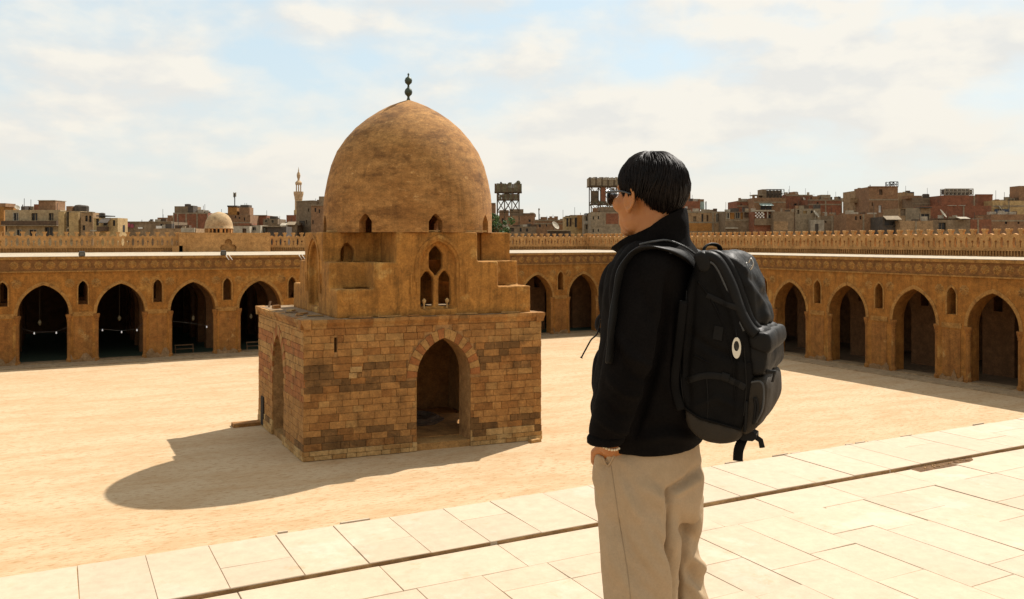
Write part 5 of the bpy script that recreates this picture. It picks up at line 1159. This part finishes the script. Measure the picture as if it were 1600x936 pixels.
for layer, (kk, rev) in enumerate(((1.075, 0), (.98, 1))):
    vs = []; fs = []
    for j in range(nv+1):
        for i in range(nu):
            ph = 2*pi*i/nu; th = max(.001, hl(ph)*j/nv); d, s = skull_pt(th, ph, kk+(.04*sin(min(1, j/nv*1.5)*pi*.5)*(1-.75*(j/nv)**4) if not rev else 0))
            if not rev and d.x < -.2 and th > radians(85): s *= 1-.10*min(1, (th-radians(85))/radians(45))
            n_ = mnoise.noise(Vector((ph*5, th*1.2, layer)))*.0035
            s += d*(n_ if not rev else 0); vs.append(hp(HC[0]+s.x, HC[1]+s.y, HC[2]+s.z))
    for j in range(nv):
        for i in range(nu):
            i2 = (i+1) % nu; q = (j*nu+i, (j+1)*nu+i, (j+1)*nu+i2, j*nu+i2); fs.append(q if not rev else q[::-1])
    mb.add(vs, fs)
base = 0; N0 = (nv+1)*nu
for i in range(nu): i2 = (i+1) % nu; mb.add([mb.v[nv*nu+i], mb.v[nv*nu+i2], mb.v[N0+nv*nu+i2], mb.v[N0+nv*nu+i]], [(0, 1, 2, 3)])
WH = Vector((sin(.32)*cos(pi-.4), sin(.32)*sin(pi-.4), cos(.32)))      # the whorl at the crown
def strand(ph, th0, th1, lift, wd, seg=7, kick=0.0):
    P = []
    for i in range(seg+1):
        t = i/seg; th = th0+(th1-th0)*t; p2 = ph+.16*sin(3*th+ph*2)*(1-t)+kick*t*t; d, s = skull_pt(max(th, .01), p2, 1.118+.04*sin(min(1, th/hl(p2)*1.5)*pi*.5)*(1-.75*min(1, th/hl(p2))**4))
        if d.x < -.2 and th > radians(85): s *= 1-.09*min(1, (th-radians(85))/radians(45))
        s += d*lift*sin(pi*min(1, t*.9+.1)); P.append(hp(HC[0]+s.x, HC[1]+s.y, HC[2]+s.z))
    mb.tube(P, [wd*(.5+.9*sin(pi*(.15+.75*i/seg))) for i in range(seg)]+[wd*.15], 3)
for i in range(3400):
    ph = rr.uniform(-pi, pi); m = hl(ph); t0 = rr.uniform(.02, .62)**.8*m; t1 = min(m*rr.uniform(.96, 1.06), t0+rr.uniform(.5, 1.1))
    strand(ph, t0, t1, rr.uniform(-.004, .0065), rr.uniform(.0008, .0022), 6, rr.uniform(-.12, .12))
for i in range(170):                         # loose ends at the fringe and over the ears
    ph = rr.uniform(-1.5, 1.5) if i % 3 else rr.uniform(-pi, pi); m = hl(ph); strand(ph, m*.55, m*rr.uniform(1.0, 1.10), rr.uniform(0, .007), .0010, 6, rr.uniform(-.2, .2))
for i in range(9): ph = rr.uniform(-pi, pi); strand(ph, .05, rr.uniform(.5, 1.0), rr.uniform(.003, .009), .0004, 7, rr.uniform(-.3, .3))
mb.build('hair', HAIR, person, smooth=True, local=True)

# ---------------- trousers
hips = [(mp(1017, 672, 0), .165, .122), (mp(1014, 700, 0), .176, .134), (mp(1013, 735, 0), .186, .140), (mp(1012, 770, 0), .188, .138), (mp(1012, 795, 0), .182, .128), (mp(1014, 812, 0), .165, .11)]
mb = MB(); mb.rings(loft_rings(interp(hips, 4), 40, 0, 2.15))
def legloft(secs): mb.rings(loft_rings(interp(secs, 5), 28, 0, 2.1))
legloft([(mp(1000, 770, -.085), .088, .118), (mp(1000, 830, -.088), .094, .112), (mp(1000, 880, -.09), .098, .104), (mp(1003, 936, -.09), .099, .100), (mp(1006, 1010, -.09), .096, .102), (mp(1010, 1100, -.085), .094, .108), (mp(1014, 1200, -.08), .094, .112)])
legloft([(mp(1034, 770, .08), .088, .116), (mp(1036, 830, .088), .094, .106), (mp(1040, 880, .095), .098, .098), (mp(1052, 936, .10), .099, .100), (mp(1056, 1010, .10), .096, .104), (mp(1062, 1090, .10), .094, .110), (mp(1068, 1160, .10), .094, .112)])
mb.ball(mp(950, 748, -.095), (.040, .040, .055), 14, 10); mb.tube([mp(936, 708, -.115), mp(938, 740, -.10)], [.012, .02], 10)
me = remesh(mb, .0055, 5)
wobble(me, 7, .0045, 4); wobble(me, 24, .0011, 8)
crease(me, [
    ([(1094, 728), (1075, 752), (1050, 768), (1041, 790)], 6, -.013), ([(1088, 748), (1066, 764), (1046, 778)], 6, .007),
    ([(1046, 772), (1050, 815), (1047, 860), (1056, 905), (1060, 960)], 6, -.020), ([(1040, 768), (1010, 752), (985, 735)], 10, -.006), ([(1043, 790), (1010, 765), (975, 722), (955, 705)], 12, .006),
    ([(958, 708), (985, 770), (1010, 830), (1040, 880), (1052, 915)], 13, .009), ([(966, 715), (1000, 790), (1030, 845), (1046, 870)], 8, -.006), ([(1055, 790), (1070, 830), (1090, 850)], 9, -.007),
    ([(1098, 722), (1090, 760), (1084, 800), (1088, 840)], 9, .006), ([(1092, 800), (1074, 850), (1066, 905)], 8, .008), ([(1076, 866), (1092, 884), (1100, 900)], 7, .010), ([(1070, 884), (1086, 902), (1100, 925)], 7, -.008), ([(1062, 905), (1082, 918), (1096, 940)], 8, .007),
    ([(985, 830), (1015, 880), (1048, 925)], 10, .006), ([(972, 870), (1005, 920), (1040, 950)], 9, -.005), ([(944, 760), (950, 830), (962, 920)], 8, .004),
    ([(975, 760), (1000, 800), (1030, 830), (1044, 850)], 9, .006), ([(955, 800), (985, 860), (1020, 910)], 9, -.006), ([(1000, 740), (1025, 765), (1042, 800)], 8, .006), ([(950, 850), (975, 905), (1000, 950)], 10, .005), ([(936, 712), (946, 722), (958, 712), (966, 694)], 3.2, .006), ([(940, 706), (948, 712), (958, 704)], 4.5, -.008)])
tr = place('trousers', me, person, TR, world=False, smooth=True)
def onto(obj_me, pts, off=.0012):            # drop a drawn line onto the camera-side surface of a mesh
    from mathutils.bvhtree import BVHTree
    bv = BVHTree.FromPolygons([v.co for v in obj_me.vertices], [tuple(p.vertices) for p in obj_me.polygons]); o = Vector((-XM, -ZM, 1.5)); out = []
    for x, y in pts:
        d = (mp(x, y, 0)-o).normalized(); h = bv.ray_cast(o, d)
        if h[0] is not None: out.append(h[0]+h[1]*off)
    return out
def densify(pts, n=6): return [tuple(p.xy) for p in spline([Vector((x, y, 0)) for x, y in pts], n)]
SEAMM = mat('seam_thread', (.26, .19, .115), None, 30, .9, 0, coord='obj')
for pl in ([(955, 728), (961, 770), (970, 830), (980, 890), (988, 960)],):
    q = onto(tr.data, densify(pl), .0002); mb = MB(); mb.tube(q, .0011, 5); mb.build('seam', SEAMM, tr, local=True, smooth=True)
q = onto(tr.data, densify([(936, 700), (944, 720), (951, 728), (960, 712), (967, 693)], 8), .001); mb = MB(); mb.tube(q, .0030, 8); mb.build('pocket_edge', TR, tr, local=True, smooth=True)
# ---------------- jacket
tj = [(mp(1030, 372, .01), .078, .080), (mp(1030, 386, .01), .120, .094), (mp(1028, 402, 0), .175, .108), (mp(1025, 425, 0), .205, .120), (mp(1022, 470, 0), .208, .130), (mp(1018, 530, 0), .200, .134), (mp(1014, 590, 0), .196, .140), (mp(1012, 640, 0), .194, .143), (mp(1013, 676, 0), .192, .143), (mp(1014, 690, 0), .186, .138)]
mb = MB(); mb.rings(loft_rings(interp(tj, 4), 36, 0, 2.2))
mb.tube(spline([mp(1012, 412, -.11), mp(1000, 440, -.165), mp(994, 500, -.20), mp(985, 560, -.225), mp(970, 620, -.215), mp(953, 662, -.20), mp(949, 686, -.19)], 5), taper([.075, .078, .072, .068, .062, .054, .046], 5), 20)
mb.tube(spline([mp(1052, 412, .11), mp(1050, 440, .17), mp(1044, 500, .20), mp(1032, 560, .21), mp(1016, 600, .205), mp(1000, 645, .19), mp(990, 686, .17)], 5), taper([.075, .076, .07, .064, .058, .052, .046], 5), 18)
mb.ball(mp(945, 590, .03), (.036, .05, .085), 14, 10); mb.ball(mp(941, 640, .03), (.03, .05, .06), 14, 10); mb.ball(mp(962, 470, 0), (.05, .06, .11), 14, 10)
me = remesh(mb, .006, 5); wobble(me, 6, .006, 9); wobble(me, 15, .0028, 2)
crease(me, [([(990, 420), (1010, 470), (1030, 520)], 9, -.005), ([(962, 520), (985, 560), (1020, 575)], 7, .007), ([(960, 545), (985, 585), (1022, 600)], 7, -.006), ([(950, 590), (975, 615), (1005, 620)], 7, .007), ([(942, 620), (965, 650), (990, 650)], 6, -.006), ([(936, 655), (960, 672), (984, 676)], 6, .007),
            ([(1045, 430), (1042, 500), (1032, 560), (1012, 620), (992, 680)], 6, -.014), ([(1000, 690), (1040, 682), (1090, 688)], 6, .006), ([(1005, 668), (1050, 664), (1085, 672)], 8, -.006), ([(1035, 600), (1060, 640), (1090, 655)], 8, .006)])
jk = place('jacket', me, person, JK, world=False, smooth=True)
# cuff rib and hem rib, stand collar
mb = MB(); mb.rings(loft_rings([(mp(948, 680, -.19), .047, .046), (mp(947, 684, -.19), .049, .048), (mp(946, 691, -.19), .048, .046), (mp(946, 694, -.19), .042, .04)], 24)); mb.build('cuff', JK, jk, local=True, smooth=True)
mb = MB(); cb2 = mp(1030, 398, .0); n = 40; outr = []; 
def collar(rf, rb, rl, zfun, cshift):
    r = []
    for k in range(n):
        t = 2*pi*k/n; c, s = cos(t), sin(t); r.append(cb2+cshift+FW*((rf if c > 0 else rb)*c)+LF*(rl*s)+UP*zfun((1-c)/2))
    return r
zt1 = lambda b: .012+.112*b**.85; zt0 = lambda b: -.02+.0*b
mb.rings([collar(.100, .095, .098, zt0, Vector()), collar(.112, .088, .090, lambda b: .3*zt1(b), Vector()), collar(.128, .084, .084, lambda b: .7*zt1(b)+.004, FW*.002), collar(.134, .080, .080, zt1, FW*.004), collar(.130, .078, .077, lambda b: zt1(b)+.005, FW*.004), collar(.122, .072, .071, lambda b: zt1(b)+.002, FW*.004), collar(.112, .070, .070, lambda b: .5*zt1(b), FW*.002), collar(.09, .068, .068, zt0, Vector())], cap=False)
me = baked(mb, [('SUBSURF', dict(levels=2, render_levels=2))]); wobble(me, 12, .006, 6); wobble(me, 26, .0025, 1)
place('collar', me, jk, JK, world=False, smooth=True)
# loose drawcord with its tab at the front hem
mb = MB(); mb.tube(spline([mp(938, 500, .02), mp(933, 522, .02), mp(924, 531, .02), mp(916, 545, .02), mp(908, 560, .02)], 5), [.0022]*20+[.0045], 6); mb.build('drawcord', JK2, jk, local=True)
mb = MB(); mb.tube(spline([mp(944, 488, .03), mp(934, 500, .03), mp(933, 512, .03), mp(941, 520, .03)], 5), .006, 6, flat=.4); mb.build('strap_loop', JK2, jk, local=True)
# ---------------- shoes
for L_, y in ((LEGL, 0), (LEGR, 0)):
    c = Vector((L_[-1].x, L_[-1].y, 0)); sec = []
    for f, w, h in ((-.085, .028, .06), (-.06, .038, .085), (0, .042, .09), (.06, .046, .07), (.12, .048, .05), (.165, .04, .038), (.19, .018, .025)):
        sec.append([c+FW*f+LF*(w*cos(t))+UP*max(.003, (.5+.5*sin(t))*h+.004) for t in [2*pi*k/14 for k in range(14)]])
    mb = MB(); mb.rings(sec); mb.build('shoe', JK2, person, local=True, smooth=True)
# ---------------- bracelet and sunglasses: worn, each its own thing
def worn(name, label, cat): return thing(name, (uo, vo, FLOOR), label, cat, rz=-AZ)
d = (ARML[-1]-ARML[-2]).normalized(); c = ARML[-1]+d*.004; s1_ = d.cross(FW).normalized(); s2_ = d.cross(s1_); mb = MB()
for k in range(26):
    t = 2*pi*k/26; mb.ball(c+s1_*.0305*cos(t)+s2_*.0305*sin(t)+d*.004*sin(t), .0036, 8, 6)
o = mb.build('bracelet', mat('pale_beads', (.72, .62, .45), (.6, .48, .3), 60, .3, 0, coord='obj'), person, local=True, smooth=True); o.parent = None; o.location = (uo, vo, FLOOR); o.rotation_euler = (0, 0, -AZ)
tag(o, 'thin pale beaded bracelet on the wrist going into the pocket', 'bracelet')
sg = worn('sunglasses', 'dark sunglasses on the man\'s face seen from behind', 'sunglasses'); BLK = mat('gloss_black', (.008, .008, .008), None, 5, .18, 0, coord='obj', spec=.6)
mb = MB(); mb.tube(spline([hp(.000, .083, -.006), hp(.03, .083, .002), hp(.07, .076, .003), hp(.094, .070, .002)], 4), .0028, 8, flat=1.6)
mb.build('temple_arm', BLK, sg, local=True, smooth=True); mb = MB(); mb.tube(spline([hp(.000, -.083, -.006), hp(.03, -.083, .002), hp(.07, -.076, .003), hp(.094, -.070, .002)], 4), .0028, 8); mb.build('temple_arm', BLK, sg, local=True, smooth=True)
for s in (-1, 1):
    mb = MB(); R_ = []
    for f, e in ((.0, .15), (.0, 1.0), (.004, 1.04), (.006, 1.0), (.005, .15)):
        R_.append([hp(.104-(abs(.038+.029*e*cos(t))**2)*3.2+f, s*(.038+.029*e*cos(t)), -.012+.023*e*sin(t)) for t in [2*pi*k/18 for k in range(18)]])
    mb.rings(R_); mb.build('lens', BLK, sg, local=True, smooth=True)
mb = MB(); mb.tube([hp(.109, .012, -.004), hp(.114, 0, .0), hp(.109, -.012, -.004)], .003, 8); mb.tube(spline([hp(.094, .072, .004), hp(.104, .04, .013), hp(.110, .012, .002)], 4), .003, 6); mb.tube(spline([hp(.094, -.072, .004), hp(.104, -.04, .013), hp(.110, -.012, .002)], 4), .003, 6); mb.build('bridge', BLK, sg, local=True)

# ================================================================== backpack
pack = worn('backpack', 'large black multi-pocket backpack with a white oval tag worn on the man\'s back', 'backpack')
BK = -FW
def side_mesh(outline, y0, y1, inset=.03, nb=3, pow_=2.0, up=None):
    """cushion: outline in sight-line pixels at the near side, running back along the pack's own width axis to the far side"""
    pts = [Vector(p) for p in outline]; return pts
YL = -.17                                    # near (left) side of the pack stands this much closer than the man
WID = .30
def pp(px, py, l=0.0):                       # point of the pack: drawn on the left side panel, then l metres across to the right side
    o = Vector((-XM, -ZM, 1.5)); d = (mp(px, py, 0)-o)
    # left side panel plane passes through the point at the man's left, normal LF
    q = mp(1060, 500, YL); t = (q-o).dot(LF)/d.dot(LF); return o+d*t-LF*l
def cushion(outline, l0, l1, r, nx=6, k=.75):
    """solid with the outline on the side panel and rounded shoulders across the width"""
    pts = densify(outline+[outline[0]], 5)[:-1]; cx_ = sum(p[0] for p in pts)/len(pts); cy_ = sum(p[1] for p in pts)/len(pts); rings_ = []
    W_ = l1-l0; st = []
    for i in range(nx+1): a = pi/2*i/nx; st.append((l0+r*(1-sin(a)), 1-(1-cos(a))*1.0 if False else cos(a)))
    seq = []
    for i in range(nx, -1, -1): a = pi/2*i/nx; seq.append((l0+r*(1-sin(a)), cos(a)))
    for i in range(0, nx+1): a = pi/2*i/nx; seq.append((l1-r*(1-sin(a)), cos(a)))
    for l, e in seq:
        e2 = k+(1-k)*e; rings_.append([pp(cx_+(x-cx_)*e2, cy_+(y-cy_)*e2, l) for x, y in pts])
    return rings_
def soft(name, outline, l0, l1, r, m, parent=pack, k=.8, wob=.004, vox=.007, seed=1, lines=()):
    mb = MB(); mb.rings(cushion(outline, l0, l1, r, 5, k)); me = remesh(mb, vox, 3); wobble(me, 9, wob, seed); wobble(me, 22, wob*.45, seed+3)
    if lines: crease(me, lines)
    return place(name, me, parent, m, world=False, smooth=True)
main = soft('main_body', [(1082, 400), (1100, 396), (1122, 402), (1146, 432), (1162, 480), (1172, 530), (1176, 580), (1174, 630), (1166, 668), (1150, 690), (1120, 690), (1092, 680), (1068, 652), (1058, 610), (1060, 540), (1066, 470)], 0, WID, .05, PK, k=.86, seed=2,
            lines=[([(1075, 520), (1110, 545), (1150, 560), (1172, 562)], 5, -.005), ([(1078, 640), (1120, 622), (1160, 640)], 6, .004), ([(1085, 420), (1080, 500), (1072, 580), (1078, 640)], 5, -.006), ([(1120, 430), (1142, 480), (1154, 530), (1156, 600), (1150, 660)], 5, .005)])
base = soft('base_panel', [(1068, 636), (1092, 652), (1125, 662), (1152, 668), (1160, 676), (1150, 692), (1122, 695), (1092, 687), (1070, 664)], -.006, WID+.006, .05, PK3, k=.86, seed=5, wob=.003)
top = soft('top_pocket', [(1102, 396), (1124, 394), (1142, 401), (1154, 412), (1165, 432), (1175, 464), (1182, 500), (1176, 518), (1164, 492), (1150, 452), (1134, 424)], .05, WID-.01, .06, PK2, k=.78, seed=8, wob=.010, lines=[([(1170, 430), (1192, 480), (1206, 515)], 5, .006), ([(1150, 415), (1178, 440), (1196, 470)], 6, -.006)])
lid = soft('lid_panel', [(1108, 404), (1130, 408), (1146, 418), (1162, 446), (1174, 486), (1182, 510), (1174, 512), (1160, 472), (1142, 436), (1122, 414)], .13, WID-.005, .05, PK2, k=.7, seed=18, wob=.011)
mid = soft('middle_pocket', [(1160, 508), (1184, 512), (1196, 520), (1200, 548), (1197, 580), (1190, 592), (1170, 590), (1164, 550)], .015, WID-.01, .05, PK2, k=.82, seed=11, wob=.008)
flap = soft('pocket_flap', [(1164, 520), (1190, 520), (1202, 524), (1205, 545), (1198, 556), (1184, 552), (1168, 545)], .008, WID-.004, .05, PK2, k=.85, seed=14, wob=.004)
low = soft('lower_pocket', [(1160, 596), (1186, 592), (1197, 604), (1196, 640), (1184, 668), (1164, 684), (1154, 676), (1156, 636)], .01, WID-.01, .055, PK3, k=.84, seed=21, wob=.004)
# rolled zip edges, piping and webbing
def piping(name, pts, l, r, m, parent=pack, flat=1.0, n=6):
    q = spline([pp(x, y, l) for x, y in pts], n); mb = MB(); mb.tube(q, r, 8, flat=flat); return mb.build(name, m, parent, local=True, smooth=True)
piping('zip_edge', [(1086, 408), (1106, 402), (1122, 412), (1140, 446), (1154, 486), (1168, 512), (1180, 524)], .012, .0155, PK2)
piping('zip_edge', [(1094, 400), (1118, 400), (1138, 424), (1154, 464), (1166, 500), (1180, 518)], .045, .012, PK2)
piping('zip_tape', [(1090, 414), (1108, 410), (1120, 420), (1134, 450), (1148, 490), (1162, 518)], .002, .0035, ZIPM)
piping('zip_tape', [(1168, 600), (1186, 598), (1192, 610), (1190, 640), (1180, 662)], .012, .003, ZIPM)
piping('seam_piping', [(1068, 636), (1092, 652), (1125, 662), (1158, 672)], -.004, .003, PK)
piping('seam_piping', [(1084, 556), (1110, 568), (1140, 572), (1172, 568)], .002, .003, PK)
piping('seam_piping', [(1090, 440), (1112, 470), (1134, 520), (1146, 580), (1150, 650)], .0, .003, PK)
# haul handle
mb = MB(); mb.tube(spline([pp(1090, 406, .12), pp(1082, 392, .13), pp(1088, 383, .15), pp(1100, 386, .18), pp(1104, 402, .19)], 5), .0075, 8, flat=.5); mb.build('haul_handle', PK2, pack, local=True, smooth=True)
# shoulder straps
def strap(pts, w, name='shoulder_strap', th=.28):
    q = spline(pts, 8); mb = MB(); mb.tube(q, w, 12, flat=th, side=LF); me = baked(mb, [('SUBSURF', dict(levels=1, render_levels=1))]); wobble(me, 14, .003, 3); return place(name, me, pack, PK2, world=False, smooth=True)
SPX = [(1086, 417), (1064, 403), (1041, 394), (1016, 391), (996, 396), (982, 409), (972, 430), (966, 470), (960, 520), (956, 570)]
sq = onto(jk.data, SPX, .009)
strap([pp(1094, 414, .03)]+sq, .026)
strap([pp(1098, 408, .24), mp(1090, 396, .10), mp(1070, 384, .12), mp(1040, 384, .14), mp(1010, 400, .14), mp(985, 430, .12), mp(970, 480, .10)], .032)
piping('strap_piping', [(0, 0)], 0, .002, ZIPM) if False else None
q = spline(onto(jk.data, [(x+1, y-9) for x, y in SPX[:3]], .017)+onto(jk.data, [(x+4, y-5) for x, y in SPX[3:5]], .017), 8); mb = MB(); mb.tube(q, .003, 8); mb.build('strap_binding', ZIPM, pack, local=True, smooth=True)
# shoulder pad end and gathered fabric at the strap root
soft('strap_root', [(1082, 396), (1098, 392), (1112, 404), (1110, 424), (1094, 428), (1084, 414)], -.004, .07, .03, PK2, k=.7, seed=31, wob=.005, vox=.005)
piping('lower_strap', [(1070, 470), (1062, 540), (1056, 600), (1066, 640)], -.012, .012, PK, flat=.3)
# zip pullers, buckle, hanging webbing, side patch, tag
def puller(pts, l, lab='zip_puller', r=.0028, m=PK2):
    mb = MB(); mb.tube(spline([pp(x, y, l) for x, y in pts], 5), r, 6); mb.build(lab, m, pack, local=True, smooth=True)
def rearpt(px, py, y): return mp(px, py, y)
puller([(1158, 413), (1162, 406), (1166, 414), (1160, 424), (1154, 412)], .10, r=.0026, m=METAL)
puller([(1178, 622), (1180, 634), (1179, 650), (1177, 664)], .004, r=.004); puller([(1180, 622), (1184, 636), (1181, 656)], .002, r=.003)
puller([(1166, 628), (1165, 655), (1163, 676)], .004, r=.004); puller([(1148, 532), (1150, 512), (1151, 525)], -.004, r=.0022)
mb = MB(); mb.tube(spline([pp(1156, 690, .06), pp(1152, 700, .05), pp(1148, 712, .05), pp(1147, 728, .05)], 5), .0125, 8, flat=.18, side=BK); mb.build('webbing_tail', PK, pack, local=True)
mb = MB(); c = pp(1164, 686, .05); mb.rings([[c+BK*(x*.022)+UP*(z*.012)+LF*(y) for x, z in ((-1, -.6), (-.6, -1), (.6, -1), (1, -.4), (1, .6), (.5, 1), (-.6, 1), (-1, .5))] for y in (-.02, .02)]); mb.tube([c+BK*.01, c+BK*.03-UP*.012, c+BK*.034-UP*.03], .007, 6, flat=.5); mb.build('buckle', PK2, pack, local=True)
mb = MB(); mb.tube([pp(1194, 584, .03), pp(1206, 586, .05), pp(1202, 602, .05)], .006, 6, flat=.4); mb.build('side_tab', PK2, pack, local=True)
def patch(name, quad, l, m, th=.003):
    q = [pp(x, y, l) for x, y in quad]; mb = MB(); mb.hexa([v+LF*.0 for v in q]+[v+LF*th for v in q]); return mb.build(name, m, pack, local=True, fix=True)
for nm_, pl_, r_ in (('compression_strap', [(1072, 596), (1100, 588), (1130, 590), (1164, 606)], .0085), ('compression_strap', [(1104, 462), (1122, 470), (1140, 478), (1158, 484)], .007)):
    q = onto(main.data, densify(pl_), .002)
    if len(q) > 3: mb = MB(); mb.tube(q, r_, 8, flat=.22, side=UP); mb.build(nm_, PK2, pack, local=True)
q = onto(main.data, [(1128, 588), (1140, 592)], .004)
if len(q) == 2: mb = MB(); mb.tube([q[0], (q[0]+q[1])/2, q[1]], .011, 8, flat=.35, side=UP); mb.build('strap_buckle', PK2, pack, local=True)
for pl_ in ([(1076, 420), (1070, 500), (1064, 580), (1070, 640)], [(1100, 690), (1106, 640), (1104, 590)], [(1162, 540), (1166, 600), (1162, 650)]):
    q = onto(main.data, densify(pl_), .0005)
    if len(q) > 3: mb = MB(); mb.tube(q, .0018, 5); mb.build('stitching', PK2, pack, local=True)
patch('label_patch', [(1117, 509), (1131, 512), (1128, 533), (1114, 530)], .012, PK2, .016)
tg = worn('bag_tag', 'white oval ring tag with dark centre hanging from the side of the backpack', 'tag'); TAGW = mat('tag_white', (.62, .56, .44), (.58, .52, .40), 20, .4, .1, coord='obj')
cx_, cy_ = 1153, 543
def ell(rx, ry, ox, oy, l, n=28): return [pp(cx_+ox+rx*cos(t), cy_+oy+ry*sin(t), l) for t in [2*pi*k/n for k in range(n)]]
mb = MB(); mb.rings([ell(4.2, 8.0, 0, -3, -.020), ell(6.7, 16.2, 0, 0, -.020), ell(7.0, 16.7, 0, 0, -.018), ell(6.7, 16.2, 0, 0, -.015), ell(4.2, 8.0, 0, -3, -.015), ell(4.2, 8.0, 0, -3, -.020)], cap=False); mb.build('ring', TAGW, tg, local=True, smooth=False, fix=True)
mb = MB(); mb.rings([ell(4.3, 8.1, 0, -3, -.0185), ell(.2, .4, 0, -3, -.0185)], cap=True); mb.build('dark_centre', BLK, tg, local=True, fix=True)
mb = MB(); mb.tube(spline([pp(1153, 527, -.018), pp(1152, 520, -.016), pp(1150, 512, -.006)], 4), .0016, 6); mb.build('cord', PK2, tg, local=True)
